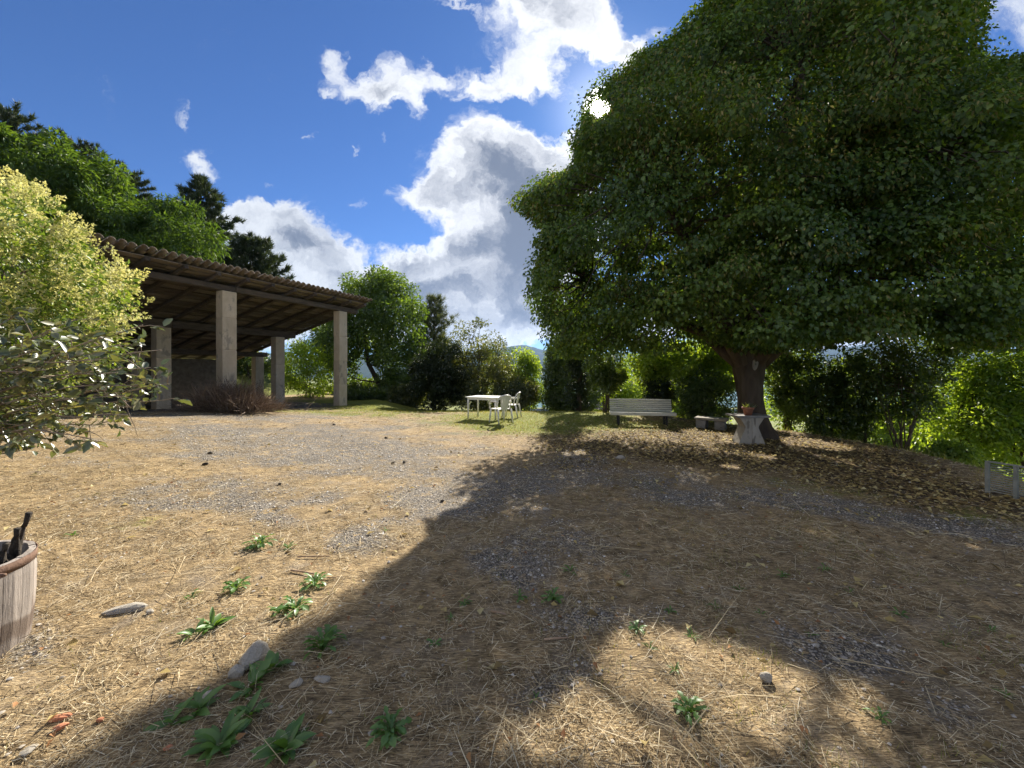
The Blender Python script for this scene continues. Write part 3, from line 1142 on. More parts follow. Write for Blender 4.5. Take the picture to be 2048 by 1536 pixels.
    for q in cl[::2]:
        v = Vector(q) - o
        p = min(nodes, key=lambda nn: (nn - v).length)
        limb(m_, p, v, .035, .008, .1, 4, .05, 4)
    m_.build('branches', M_BARK, T, True)['kind'] = 'stuff'
    PP, AA, NN, LL, JJ = [], [], [], [], []
    for q in cl:
        n = 440
        rr_ = RNG.uniform(.36, .80)
        out = q - cen
        out = out / np.linalg.norm(out)
        d = rand_dir(n)
        sh = RNG.random(n) ** .35
        p = q + d * (rr_ * sh)[:, None] * np.array([1, 1, .52])
        p[:, 2] -= .35 * ((p[:, 0] - q[0]) ** 2 + (p[:, 1] - q[1]) ** 2) / rr_
        PP.append(p)
        AA.append(d * .6 + out * .25 + np.array([0, 0, -.75]) + RNG.normal(0, .35, (n, 3)))
        NN.append(d * .7 + out * .3 + np.array([0, -.1, .6]) + RNG.normal(0, .45, (n, 3)))
        LL.append(RNG.uniform(.045, .10, n))
        JJ.append(np.repeat(RNG.normal(0, 13, (1, 2)) * np.array([1, 1.0 + .9 * (q[2] < 4.2)]), n, 0))
    P, A, N, L, J = map(np.concatenate, (PP, AA, NN, LL, JJ))
    px, py = 1024 + F * P[:, 0] / P[:, 1], HZ - F * (P[:, 2] - EYE) / P[:, 1]
    j = RNG.normal(0, 6, (2, len(P))) + J.T
    wob_ = fbm(P[:, 0] * .75 + P[:, 1] * .4 + 5, P[:, 2] * .75 - P[:, 1] * .3, 41, 3)
    dx_, dy_ = px - 1560, py - 380
    dl_ = np.maximum(np.hypot(dx_, dy_), 1)
    er = 46 * sstep(wob_, .47, .74) * sstep(np.hypot(px - 1201, py - 215), 50, 150) * (1 - .6 * ((py > 330) & (px < 1330)))
    px2, py2 = px + dx_ / dl_ * er, py + dy_ / dl_ * er
    # hollows between the boughs
    vo = fbm(P[:, 0] * .95 + P[:, 1] * .55, P[:, 2] * 1.45 + P[:, 1] * .35, 71, 3)
    keep = in_poly(px2 + j[0], py2 + j[1], CROWN) & (RNG.random(len(P)) < .04 + .96 * np.maximum(sstep(vo, .385, .475), sstep(P[:, 1], 9.4, 10.4))) & sun_cull(P, .02) & (P[:, 2] > 1.9) & (P[:, 1] > 2.6)
    # the thin rim where the sun stands
    keep &= RNG.random(len(P)) < .02 + .98 * sstep(np.hypot(px - 1201, py - 215), 12, 34)
    P, A, N, L = P[keep] - np.array(o), A[keep], N[keep], L[keep]
    # sprays of pale bracts hang in some clumps only
    fb_ = fbm(P[:, 0] * .9 + P[:, 2] * .3, P[:, 2] * .9, 31, 3)
    br = (RNG.random(len(P)) < .30 * sstep(fb_, .47, .66) + .02)
    print('linden leaves', len(P), br.sum())
    leaf_obj('crown', P[~br], A[~br], N[~br], L[~br], L[~br] * .86, M_LINDEN, T)
    leaf_obj('bracts', P[br], A[br], N[br], L[br] * .95, L[br] * .36, M_BRACT, T)


build_linden()


def plant(name, label, cat, X, Y, H, rx, ry, mat, leaf=.10, n=4000, low=.05, stems=4, shape='round', stem_mat=None, lean=(0, 0), group=None, stem_r=.035,
          zb=None, cull=True, aspect=.5, droop=.2, clumps=None, stem_spread=.35, parts=('foliage', 'stem'), extra=None):
    """shrub or small tree: stems from the ground, leaf clumps through a crown volume"""
    z0 = gz1(X, Y) if zb is None else zb
    T = thing(name, label, cat, (X, Y, z0 - .05), 0, group)
    k = clumps or max(14, int(rx * ry * H * 6))
    cl = []
    while len(cl) < k:
        d = RNG.normal(size=3)
        d /= np.linalg.norm(d)
        d *= RNG.random() ** .33
        h = low + (1 - low) * (d[2] * .5 + .5)
        if shape == 'cone':
            f = max(.12, 1.15 - h)
            q = np.array([d[0] * rx * f, d[1] * ry * f, h * H])
        elif shape == 'vase':
            f = .35 + .75 * h
            q = np.array([d[0] * rx * f, d[1] * ry * f, h * H])
        elif shape == 'shoots':
            top = .62 + .38 * RNG.random() ** 2.2
            q = np.array([d[0] * rx, d[1] * ry, (low + (1 - low) * (d[2] * .5 + .5)) * H * top])
        else:
            q = np.array([d[0] * rx, d[1] * ry, h * H])
        q += np.array([lean[0], lean[1], 0]) * (q[2] / H)
        cl.append(q)
    cl = np.array(cl)
    if extra is not None:
        cl = np.concatenate([cl, np.array(extra)])
        k = len(cl)
    m_ = max(20, n // k)
    cr = np.clip(.9 * (rx * ry * H / k) ** (1 / 3), .10, .7)
    d = rand_dir(k * m_)
    P = np.repeat(cl, m_, 0) + d * (cr * RNG.uniform(.55, 1.25, k).repeat(m_) * RNG.random(k * m_) ** .4)[:, None]
    keep = P[:, 2] > .03
    if cull:
        keep &= sun_cull(P + np.array([X, Y, z0]), .05)
    P, d = P[keep], d[keep]
    A = d + RNG.normal(0, .5, P.shape) + np.array([0, 0, -droop])
    N = d * .4 + np.array([0, 0, .7]) + RNG.normal(0, .5, P.shape)
    L = RNG.uniform(.7, 1.3, len(P)) * leaf
    leaf_obj(parts[0], P, A, N, L, L * aspect, mat, T)
    for s in range(stems):
        mb = MB()
        b = Vector((random.uniform(-1, 1) * rx * .18, random.uniform(-1, 1) * ry * .18, 0)) if stems > 1 else Vector((0, 0, 0))
        q = cl[random.randrange(k)] if stems > 1 else cl[np.argmax(cl[:, 2])]
        e = Vector((q[0] * stem_spread * 1.6, q[1] * stem_spread * 1.6, max(H * .55, q[2] * .95)))
        p = limb(mb, b - Vector((0, 0, .15)), e, stem_r, stem_r * .3, 0, 7, .02, 6)
        for _ in range(5):
            q = Vector(cl[random.randrange(k)])
            a_ = min(p[2:], key=lambda w_: (w_ - q).length)
            limb(mb, a_, q, stem_r * .4, .006, .03, 4, .04, 4)
        mb.build(parts[1], stem_mat or M_BARK, T, True)
    return T


def pine(name, label, base, top, R, n=5200, shape=1.0, low=.12, needle=.34, tilt=0, dens=1.0, width=.03, mat=None):
    """conifer: trunk, whorls of boughs, needle tufts"""
    H = top - base.z
    T = thing(name, label, 'tree', base)
    mb = MB().tube([(0, 0, -.3), (tilt * .4, 0, H * .5), (tilt, 0, H)], [H * .016 + .05, H * .011 + .02, .015], 7)
    mb.build('trunk', M_BARK, T, True)
    mb = MB()
    P, A = [], []
    z = H * low
    while z < H * .985:
        f = (z / H - low) / (1 - low)
        Lb = R * (1 - f) ** shape * random.uniform(.75, 1.1) + .12
        nb = random.randint(4, 6)
        a0 = random.uniform(0, 6.28)
        for b in range(nb):
            a = a0 + 6.283 * b / nb + random.uniform(-.3, .3)
            lb = Lb * random.uniform(.65, 1.12)
            up = random.uniform(.05, .35) + f * .5
            s = Vector((tilt * z / H, 0, z))
            e = s + Vector((math.cos(a) * lb, math.sin(a) * lb, lb * up))
            p = limb(mb, s, e, .02 + lb * .012, .006, -lb * .05, 4, .03, 4)
            m_ = max(3, int(lb * 6.5 * dens))
            for k in range(m_):
                t = .25 + .8 * (k + random.random()) / m_
                c = s.lerp(e, min(t, 1)) + Vector((random.gauss(0, .12 * lb * .5), random.gauss(0, .12 * lb * .5), random.gauss(0, .06) + .05))
                dirv = (e - s).normalized() * .7 + Vector((0, 0, .5))
                q = 22
                P.append(np.repeat(np.array([c]), q, 0) + RNG.normal(0, .05, (q, 3)))
                A.append(np.array(dirv) * .9 + RNG.normal(0, .55, (q, 3)))
        z += H * .028 * random.uniform(.8, 1.3) + .05
    mb.build('boughs', M_BARK, T, True)['kind'] = 'stuff'
    P, A = np.concatenate(P), np.concatenate(A)
    V, Fc = blades(P, A, RNG.uniform(.6, 1.2, len(P)) * needle, width * needle / .34)
    o = link('needles', np_mesh('needles', V, Fc), mat or M_PINE, T)
    o['kind'] = 'stuff'
    return T


def X_(px, d):
    return (px - 1024) / F * d


def Zt(py, d):
    return EYE + (HZ - py) / F * d


def bush(name, label, px, ytop, wpx, d, mat, cat='shrub', **kw):
    X = X_(px, d)
    z0 = gz1(X, d)
    H = Zt(ytop, d) - z0
    rx = wpx / 2 / F * d
    ry = kw.pop('ry', min(rx, 1.6))
    return plant(name, label, cat, X, d, H, rx, ry, mat, **kw)


# hedge and trees along the yard's far edge, from the barn to the right
bush('robinia_tree', 'bright yellow-green young robinia seen between two barn columns', 618, 684, 112, 23.5, M_LIME, 'tree', n=7500, leaf=.17, aspect=.35, clumps=60, stems=3)
bush('leafy_tree', 'mid green tree rising behind the barn roof corner', 640, 600, 120, 38, M_HEDGE, 'tree', n=7000, leaf=.2, clumps=46, low=.3, stems=2, stem_r=.09)
bush('shrub', 'dark shrub in the gap behind the inner barn columns', 500, 690, 150, 30, M_HEDGE, n=7000, leaf=.2, clumps=40)


def leaning_tree():
    d = 25.0
    X, Y = X_(786, d), d
    z0 = gz1(X, Y)
    T = thing('leaning_tree', 'round-crowned green tree with a dark leaning forked trunk beside the barn', 'tree', (X, Y, z0))
    o = Vector((X, Y, z0))
    lp = lambda px, py, dd=d: at(px, py, dd) - o
    mb = MB()
    mb.tube([Vector((0, 0, -.3)), lp(780, 800), lp(757, 765), lp(737, 728), lp(732, 690), lp(728, 640), lp(735, 590)], [.22, .19, .16, .13, .11, .08, .03], 8)
    mb.build('trunk', M_BARK, T, True)
    mb = MB()
    for pts in ([(737, 728), (765, 735), (800, 742)], [(737, 728), (752, 700), (775, 660), (790, 620)], [(757, 765), (720, 760), (690, 750)], [(732, 690), (700, 660), (680, 620)], [(728, 640), (750, 600), (760, 560)]):
        q = [lp(*p) for p in pts]
        mb.tube(q, [.06, .045, .03, .02][:len(q)], 6)
    mb.tube([Vector((.15, .2, -.3)), lp(783, 780, d + .3), lp(790, 752, d + .4), lp(815, 742, d + .4), lp(835, 735, d + .4)], [.10, .08, .06, .04, .02], 7)
    mb.build('limb', M_BARK, T, True)
    cl = []
    while len(cl) < 170:
        px, py = random.uniform(645, 860), random.uniform(550, 790)
        if ((px - 752) / 104) ** 2 + ((py - 665) / 116) ** 2 < 1 and not (py > 715 and abs(px - 745) < 26):
            cl.append(lp(px, py, d + random.uniform(-2.2, 2.2)))
    cl = np.array([tuple(c) for c in cl])
    n = 210
    dd = rand_dir(len(cl) * n)
    P = cl.repeat(n, 0) + dd * (.66 * RNG.random(len(dd)) ** .4)[:, None]
    A = dd + RNG.normal(0, .5, P.shape) + np.array([0, 0, -.3])
    N = np.array([0, 0, .7]) + RNG.normal(0, .6, P.shape)
    L = RNG.uniform(.13, .23, len(P))
    leaf_obj('crown', P, A, N, L, L * .55, M_FRESH, T)


leaning_tree()
pine('young_pine', 'small grey-green pine poking up behind the hedge', Vector((X_(868, 28), 28, gz1(X_(868, 28), 28))), Zt(592, 28), 2.3, shape=.6, needle=.36, dens=1.2, mat=M_PALEPINE)
bush('evergreen_bush', 'very dark dense evergreen bush beside the leaning tree', 872, 676, 116, 21.0, M_DARK, n=24000, leaf=.12, shape='round', low=.0, clumps=120, stems=2, lean=(.35, 0))
bush('broad_shrub', 'broad grey-green shrub with upright shoots behind the white table', 965, 622, 170, 21.5, M_OLIVE, n=24000, leaf=.12, shape='shoots', clumps=110, stems=6)
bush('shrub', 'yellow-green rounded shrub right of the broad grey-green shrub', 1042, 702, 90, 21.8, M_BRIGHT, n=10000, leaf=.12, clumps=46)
bush('shrub', 'low leafy shrub behind the two white chairs', 1030, 742, 90, 20.3, M_OLIVE, n=8000, leaf=.11, clumps=40)
bush('shrub', 'tall loose green shrub at the left rim of the big crown', 1120, 655, 80, 19.8, M_HEDGE, n=13000, leaf=.12, clumps=60)
bush('ivy_clad_tree', 'dark ivy-covered trunk standing under the left rim of the big crown', 1157, 560, 62, 17.0, M_DARK, 'tree', n=17000, leaf=.10, clumps=90, stems=1, stem_r=.13, low=0, shape='round', ry=.6)
bush('multi_stem_shrub', 'thin-stemmed shrub left of the slatted bench', 1214, 690, 80, 15.2, M_HEDGE, n=7500, leaf=.11, clumps=46, low=.3, stems=9, shape='vase', stem_r=.03)
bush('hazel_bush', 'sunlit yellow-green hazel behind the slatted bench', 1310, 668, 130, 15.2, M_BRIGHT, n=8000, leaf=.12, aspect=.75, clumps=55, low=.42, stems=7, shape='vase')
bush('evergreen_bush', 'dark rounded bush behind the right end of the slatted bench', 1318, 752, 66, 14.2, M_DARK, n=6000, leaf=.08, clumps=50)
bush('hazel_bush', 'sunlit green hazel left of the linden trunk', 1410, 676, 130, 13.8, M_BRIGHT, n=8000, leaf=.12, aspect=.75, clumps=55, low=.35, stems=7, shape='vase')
bush('shrub', 'dark glossy shrub between slatted bench and linden trunk', 1412, 738, 120, 12.9, M_HEDGE, n=9000, leaf=.085, clumps=70, stems=6)
bush('multi_stem_shrub', 'many-stemmed shrub just right of the linden trunk', 1580, 672, 110, 12.2, M_HEDGE, n=8000, leaf=.10, clumps=60, low=.2, stems=9, shape='vase')
bush('shrub', 'dark shady bush second right of the linden trunk', 1645, 715, 120, 11.2, M_HEDGE, n=8000, leaf=.09, clumps=70, stems=6)
bush('shrub', 'dark green shrub between the shady bush and the bare-stemmed shrub', 1722, 690, 110, 10.4, M_HEDGE, n=9000, leaf=.09, clumps=66, stems=6)
bush('multi_stem_shrub', 'vase-shaped shrub with bare fanned stems above the grassy bank', 1800, 668, 150, 9.4, M_HEDGE, n=6500, leaf=.09, clumps=56, low=.35, stems=13, shape='vase', stem_r=.022, stem_mat=M_TWIG, stem_spread=.5)
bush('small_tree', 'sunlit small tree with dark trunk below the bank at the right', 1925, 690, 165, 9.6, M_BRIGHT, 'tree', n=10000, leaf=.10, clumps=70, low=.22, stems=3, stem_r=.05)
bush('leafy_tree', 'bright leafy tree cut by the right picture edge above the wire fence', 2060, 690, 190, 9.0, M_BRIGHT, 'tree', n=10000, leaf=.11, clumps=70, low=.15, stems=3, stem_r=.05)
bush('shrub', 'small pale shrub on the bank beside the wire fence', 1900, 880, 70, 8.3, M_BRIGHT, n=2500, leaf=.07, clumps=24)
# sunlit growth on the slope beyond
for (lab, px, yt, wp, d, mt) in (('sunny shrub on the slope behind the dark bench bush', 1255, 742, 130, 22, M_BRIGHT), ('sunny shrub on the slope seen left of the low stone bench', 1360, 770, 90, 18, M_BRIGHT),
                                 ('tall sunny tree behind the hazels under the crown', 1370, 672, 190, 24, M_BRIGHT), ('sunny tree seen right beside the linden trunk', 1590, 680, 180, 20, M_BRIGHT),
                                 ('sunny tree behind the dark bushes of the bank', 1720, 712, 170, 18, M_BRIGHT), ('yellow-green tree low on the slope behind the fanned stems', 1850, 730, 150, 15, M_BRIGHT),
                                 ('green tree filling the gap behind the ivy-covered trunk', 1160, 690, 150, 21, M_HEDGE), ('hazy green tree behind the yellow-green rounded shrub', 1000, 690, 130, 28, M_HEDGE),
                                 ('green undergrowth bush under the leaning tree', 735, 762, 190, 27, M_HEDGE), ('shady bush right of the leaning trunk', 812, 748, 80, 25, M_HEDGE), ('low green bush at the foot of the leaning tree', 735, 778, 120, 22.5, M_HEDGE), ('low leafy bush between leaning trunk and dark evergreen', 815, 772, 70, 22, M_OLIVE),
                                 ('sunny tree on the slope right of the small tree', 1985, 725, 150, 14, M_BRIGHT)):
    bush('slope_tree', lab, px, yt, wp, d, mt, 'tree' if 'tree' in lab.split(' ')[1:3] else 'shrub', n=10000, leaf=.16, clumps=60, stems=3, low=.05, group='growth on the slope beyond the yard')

# wooded hillside at the left
for (nm, lab, px, py, wp, hp, d, nn) in (('robinia_tree', 'large feathery robinia on the hillside above the cream shrub', 70, 400, 330, 270, 23, 36000),
                                         ('robinia_tree', 'smaller feathery robinia directly above the barn eave', 300, 462, 270, 130, 25, 24000)):
    X, zc = X_(px, d), Zt(py, d)
    z0 = gz1(X, d)
    plant(nm, lab, 'tree', X, d, Zt(py - hp / 2, d) - z0, wp / 2 / F * d, 3.5, M_ROBINIA, leaf=.30, n=nn, aspect=.30, droop=.5, clumps=130, low=.42, stems=4, stem_r=.16, cull=False)
for (lab, px, yt, d, R, shp, lo) in (('tall dark pine at the far left above the robinia', 20, 226, 34, 5.0, .5, .35), ('dark pine leaning over the hillside robinia', 165, 296, 40, 5.2, .45, .3),
                                     ('dark pine between the two robinias and the shaggy pine', 255, 352, 40, 5.0, .5, .3), ('third dark pine, lowest in the row on the hillside', 318, 415, 38, 4.2, .5, .3),
                                     ('shaggy pine with a pointed top above the barn roof', 402, 354, 34, 5.6, .9, .2), ('low rounded pine behind the barn roof, right of the pointed one', 500, 478, 33, 4.0, .6, .25)):
    X = X_(px, d)
    pine('pine_tree', lab, Vector((X, d, gz1(X, d))), Zt(yt, d), R, shape=shp, low=lo, needle=.5, dens=1.0, width=.055)


# ------------------------------------------------------------------ cream shrub and glossy shrub at the left
def cream_shrub():
    d = 6.2
    X, Y = X_(40, d), d
    z0 = gz1(X, Y)
    H = Zt(352, d) - z0
    T = thing('flowering_shrub', 'tall shrub covered in cream-yellow blossom at the left edge', 'shrub', (X, Y, z0))
    o = np.array([X, Y, z0])
    OUT = [(-250, 340), (-60, 345), (20, 362), (62, 366), (105, 400), (135, 428), (150, 470), (185, 478), (205, 540), (232, 528), (262, 545), (294, 560), (268, 590), (283, 640), (268, 700), (215, 745), (150, 790), (60, 815), (-250, 820)]
    cl = []
    while len(cl) < 190:
        px, py = random.uniform(-240, 285), random.uniform(345, 815)
        dd = d + random.uniform(-1.3, 1.3)
        if all(in_poly(np.array([px + a]), np.array([py + b]), OUT)[0] for a, b in ((-14, 0), (38, 0), (0, -34), (0, 14))):
            cl.append(tuple(at(px, py, dd)))
    cl = np.array(cl) - o
    cen = np.array([-.3, 0, 2.3])
    n = 130
    dd = rand_dir(len(cl) * n)
    base = cl.repeat(n, 0)
    P = base + dd * (.30 * RNG.random(len(dd)) ** .5)[:, None]
    L = RNG.uniform(.06, .11, len(P))
    leaf_obj('foliage', P, dd + RNG.normal(0, .4, P.shape), np.array([0, 0, .6]) + RNG.normal(0, .6, P.shape), L, L * .42, M_GOLD, T)
    # blossom sprays at the outer, upper shoots
    sp = []
    for c in cl:
        out = c - cen
        out = out / np.linalg.norm(out)
        for _ in range(9):
            dv = out * .8 + RNG.normal(0, .45, 3) + np.array([.05, -.1, .45])
            dv /= np.linalg.norm(dv)
            if random.random() < (.75 if c[2] < 1.7 else .15):
                continue
            sp.append((c + dv * RNG.uniform(.16, .32), dv))
    PP, AA = [], []
    for (c, dv) in sp:
        m_ = 40
        t = RNG.random(m_)
        r = (1 - t) * .07 + .012
        q = rand_dir(m_)
        PP.append(c + dv * (t * .2)[:, None] + q * r[:, None])
        AA.append(q + dv * .6)
    P, A = np.concatenate(PP), np.concatenate(AA)
    L = RNG.uniform(.026, .046, len(P))
    leaf_obj('blossom', P, A, rand_dir(len(P)), L, L * .75, M_CREAM, T)
    for s in range(7):
        mb = MB()
        q = Vector(cl[random.randrange(len(cl))])
        p = limb(mb, (random.uniform(-.2, .2), random.uniform(-.2, .2), -.15), (q.x * .6, q.y * .6, max(1.6, q.z * .8)), .035, .012, 0, 7, .02, 6)
        for _ in range(6):
            e = Vector(cl[random.randrange(len(cl))])
            a_ = min(p[2:], key=lambda w_: (w_ - e).length)
            limb(mb, a_, e, .012, .004, .03, 4, .04, 4)
        mb.build('stem', M_TWIG, T, True)


cream_shrub()


def glossy_shrub():
    d = 4.1
    X, Y = -6.6, 4.4
    z0 = gz1(X, Y)
    T = thing('glossy_leaved_shrub', 'straggly shrub with large glossy leaves on arching twigs, in front of the cream one', 'shrub', (X, Y, z0))
    o = Vector((X, Y, z0))
    ends = [(338, 768), (322, 700), (300, 735), (330, 800), (285, 650), (255, 830), (290, 815), (240, 780), (210, 850), (180, 878), (150, 800), (120, 870), (60, 850), (265, 690), (200, 660), (150, 640), (100, 660), (50, 620), (20, 700), (10, 780), (-20, 860), (90, 740), (200, 720), (160, 745), (235, 745), (110, 800), (250, 790), (305, 770), (60, 780), (185, 815), (140, 700), (40, 880), (215, 690), (275, 770), (130, 840), (70, 700)]
    twigs = []
    mb = MB()
    for i, (px, py) in enumerate(ends):
        e = at(px, py, d + random.uniform(-.55, .55)) - o
        s = Vector((random.uniform(-.15, .15), random.uniform(-.15, .15), .1))
        mid = s.lerp(e, .5) + Vector((-.15, 0, random.uniform(.1, .5)))
        pts = [s, s.lerp(mid, .55) + Vector((-.12, 0, .1)), mid, mid.lerp(e, .5) + Vector((0, 0, .08)), e]
        # smooth
        fine = []
        for k in range(len(pts) - 1):
            for t in (0, .34, .67):
                fine.append(pts[k].lerp(pts[k + 1], t) + Vector([random.uniform(-.012, .012) for _ in range(3)]))
        fine.append(e)
        mb.tube(fine, [.012 * (1 - .8 * k / len(fine)) + .0015 for k in range(len(fine))], 5)
        twigs.append(fine)
    mb.build('stem', M_PALETWIG, T, True)
    mb = MB()
    P, A = [], []
    for fine in twigs:
        for k in range(4, len(fine)):
            for _ in range(2):
                s = fine[k].lerp(fine[k - 1], random.random())
                dv = (fine[k] - fine[k - 1]).normalized() * .6 + Vector((random.gauss(0, .6), random.gauss(0, .6), random.gauss(.05, .5)))
                e = s + dv.normalized() * random.uniform(.1, .28)
                mb.tube([s, s.lerp(e, .5) + Vector((0, 0, .015)), e], [.004, .003, .0015], 4)
                m_ = random.randint(3, 6)
                for j in range(m_):
                    t = .35 + .65 * (j + 1) / m_
                    P.append(s.lerp(e, t))
                    A.append(dv.normalized() * .6 + Vector((random.gauss(0, .7), random.gauss(0, .7), random.gauss(-.1, .5))))
    # bare drooping ends
    for (a, b) in (((180, 850), (186, 905)), ((178, 862), (140, 882)), ((178, 862), (205, 878)), ((250, 800), (275, 872)), ((0, 865), (60, 872)), ((60, 872), (0, 892))):
        s, e = at(*a, d) - o, at(*b, d) - o
        limb(mb, s, e, .006, .002, .01, 4, .05, 4)
    mb.build('twigs', M_PALETWIG, T, True)['kind'] = 'stuff'
    P, A = np.array([tuple(p) for p in P]), np.array([tuple(a) for a in A])
    L = RNG.uniform(.055, .13, len(P))
    # wider, six-sided leaves
    n = len(P)
    A = unit(A)
    N = unit(np.array([0, 0, .8]) + RNG.normal(0, .5, (n, 3)))
    Bv = unit(np.cross(N, A))
    N = np.cross(A, Bv)
    L_ = L[:, None]
    W = L_ * RNG.uniform(.45, .62, (n, 1))
    f = .12
    V = np.stack([P, P + A * L_ * .3 + Bv * W * .45 + N * W * f, P + A * L_ * .65 + Bv * W * .42 + N * W * f, P + A * L_ - N * L_ * .12,
                  P + A * L_ * .65 - Bv * W * .42 + N * W * f, P + A * L_ * .3 - Bv * W * .45 + N * W * f], 1).reshape(-1, 3)
    b = np.arange(n)[:, None] * 6
    Fc = np.concatenate([b + np.array([[0, 1, 2, 3]]), b + np.array([[0, 3, 4, 5]])], 1).reshape(-1, 4)
    q = link('foliage', np_mesh('foliage', V, Fc, True), M_GLOSSY, T)
    q['kind'] = 'stuff'


glossy_shrub()


# ------------------------------------------------------------------ furniture
def garden_table():
    x, y = -1.44, 13.15
    a = math.atan2(-.37, .93)
    T = thing('garden_table', 'white plastic garden table with slightly yellowed legs on the grass', 'table', (x, y, gz1(x, y)), a)
    L, W, H = .98, .72, .72
    MB().box((L / 2, W / 2, H - .012), (L + .16, W + .14, .024)).build('tabletop', M_PLASTIC, T, bevel=.008)
    MB().box((L / 2, -.02, H - .06), (L, .018, .07)).box((L / 2, W + .02, H - .06), (L, .018, .07)).box((-.02, W / 2, H - .06), (.018, W, .07)).box((L + .02, W / 2, H - .06), (.018, W, .07)).build('apron', M_PLASTIC, T)
    for (u, v) in ((0, 0), (L, 0), (0, W), (L, W)):
        MB().tube([(u, v, -.02), (u, v, H - .026)], [.028, .038], 8).build('leg', M_PLASTIC, T, True)


garden_table()


def garden_chair(x, y, rz, label):
    """stacking chair: local +Y is where the sitter looks"""
    T = thing('garden_chair', label, 'chair', (x, y, gz1(x, y)), rz, 'white plastic garden chairs')
    MB().box((0, .02, .425), (.46, .44, .022)).box((0, .235, .405), (.46, .02, .05)).build('seat', M_PLASTIC, T, bevel=.006)
    back = bpy.data.objects.new('backrest', None)
    # curved backrest: arched rim with vertical slats
    def bp(s, t):
        """s across -1..1, t up 0..1"""
        yb = -.20 - .10 * t + .07 * s * s
        return Vector((s * (.215 + .02 * t), yb, .43 + t * .40))
    rim = [bp(-1, 0), bp(-1.02, .3), bp(-1.02, .6), bp(-.92, .82), bp(-.7, .95), bp(-.35, 1.02), bp(0, 1.04), bp(.35, 1.02), bp(.7, .95), bp(.92, .82), bp(1.02, .6), bp(1.02, .3), bp(1, 0)]
    C.objects.link(back)
    back.parent = T
    MB().tube(rim, [.021] * len(rim), 6).build('rim', M_PLASTIC, back, True)
    for s, top in ((-.62, .93), (-.32, 1.0), (0, 1.02), (.32, 1.0), (.62, .93)):
        m = MB()
        for k in range(4):
            t0, t1 = top * k / 4, top * (k + 1) / 4
            a0, a1 = bp(s * (.62 + .4 * t0), t0), bp(s * (.62 + .4 * t1), t1)
            m.bar(a0, a1, .062, .008, (0, 1, .2))
        m.build('slat', M_PLASTIC, back)
    m = MB()
    top = [bp(s, .88) for s in (-.85, -.45, 0, .45, .85)]
    for k in range(4):
        m.bar(top[k], top[k + 1], .085, .009, (0, 1, .2))
    m.build('top_rail', M_PLASTIC, back)
    for s in (-1, 1):
        m = MB().tube([(s * .235, -.22, .64), (s * .275, -.05, .655), (s * .275, .12, .65), (s * .262, .235, .60), (s * .258, .25, .43)], [.024, .026, .026, .023, .022], 6)
        m.build('armrest', M_PLASTIC, T, True)
        MB().tube([(s * .225, .215, .42), (s * .258, .265, -.01)], [.03, .022], 6).build('leg', M_PLASTIC, T, True)
        MB().tube([(s * .222, -.20, .44), (s * .245, -.29, -.01)], [.03, .022], 6).build('leg', M_PLASTIC, T, True)
    return T


garden_chair(-.33, 12.05, rad(32), 'nearer white plastic armchair seen from behind at the garden table')
garden_chair(-.02, 13.55, rad(75), 'farther white plastic armchair, half hidden behind the nearer one')


def slat_bench():
    a, b = gpt(1232, 845), gpt(1330, 848)
    x, y = (X_(1281, 11.8), 11.8)
    T = thing('slatted_bench', 'pale slatted park bench on dark iron legs under the linden', 'bench', (x, y, gz1(x, y)), rad(-9))
    L = 1.82
    for k in range(3):
        MB().box((0, -.36 + .125 * k, .365 + .008 * k - .01 * (k == 2)), (L, .105, .032)).build('seat_slat', M_SLAT, T, bevel=.006)
    MB().box((0, -.425, .345), (L, .028, .09)).build('seat_slat', M_SLAT, T, bevel=.006)
    for k in range(6):
        t = k / 5
        MB().box((0, .0 + .13 * t, .41 + .30 * t), (L - .06, .026, .05), Matrix.Rotation(rad(-18), 3, 'X')).build('back_slat', M_SLAT, T, bevel=.005)
    for s in (-1, 1):
        m = MB()
        u = s * .66
        m.bar((u, -.36, -.05), (u, -.34, .345), .05, .05, (0, 1, 0)).bar((u, -.02, -.05), (u, -.02, .35), .05, .05, (0, 1, 0)).bar((u, -.40, .332), (u, .0, .332), .05, .03)
        m.bar((u, .02, .34), (u, .165, .72), .05, .022, (0, 1, 0))
        m.build('leg_frame', M_IRON, T)


slat_bench()


def stone_seat():
    x, y = X_(1423, 10.9), 10.9
    T = thing('stone_bench', 'low slab bench on rough blocks between bench and linden trunk', 'stone bench', (x, y, gz1(x, y)), rad(-38))
    MB().box((0, 0, .27), (.80, .40, .07), jit=.012).build('slab', M_CONC2, T, bevel=.012)
    for u in (-.24, .22):
        MB().box((u, 0, .10), (.24, .32, .27), jit=.02).build('block', M_GREYC, T, bevel=.015)


stone_seat()


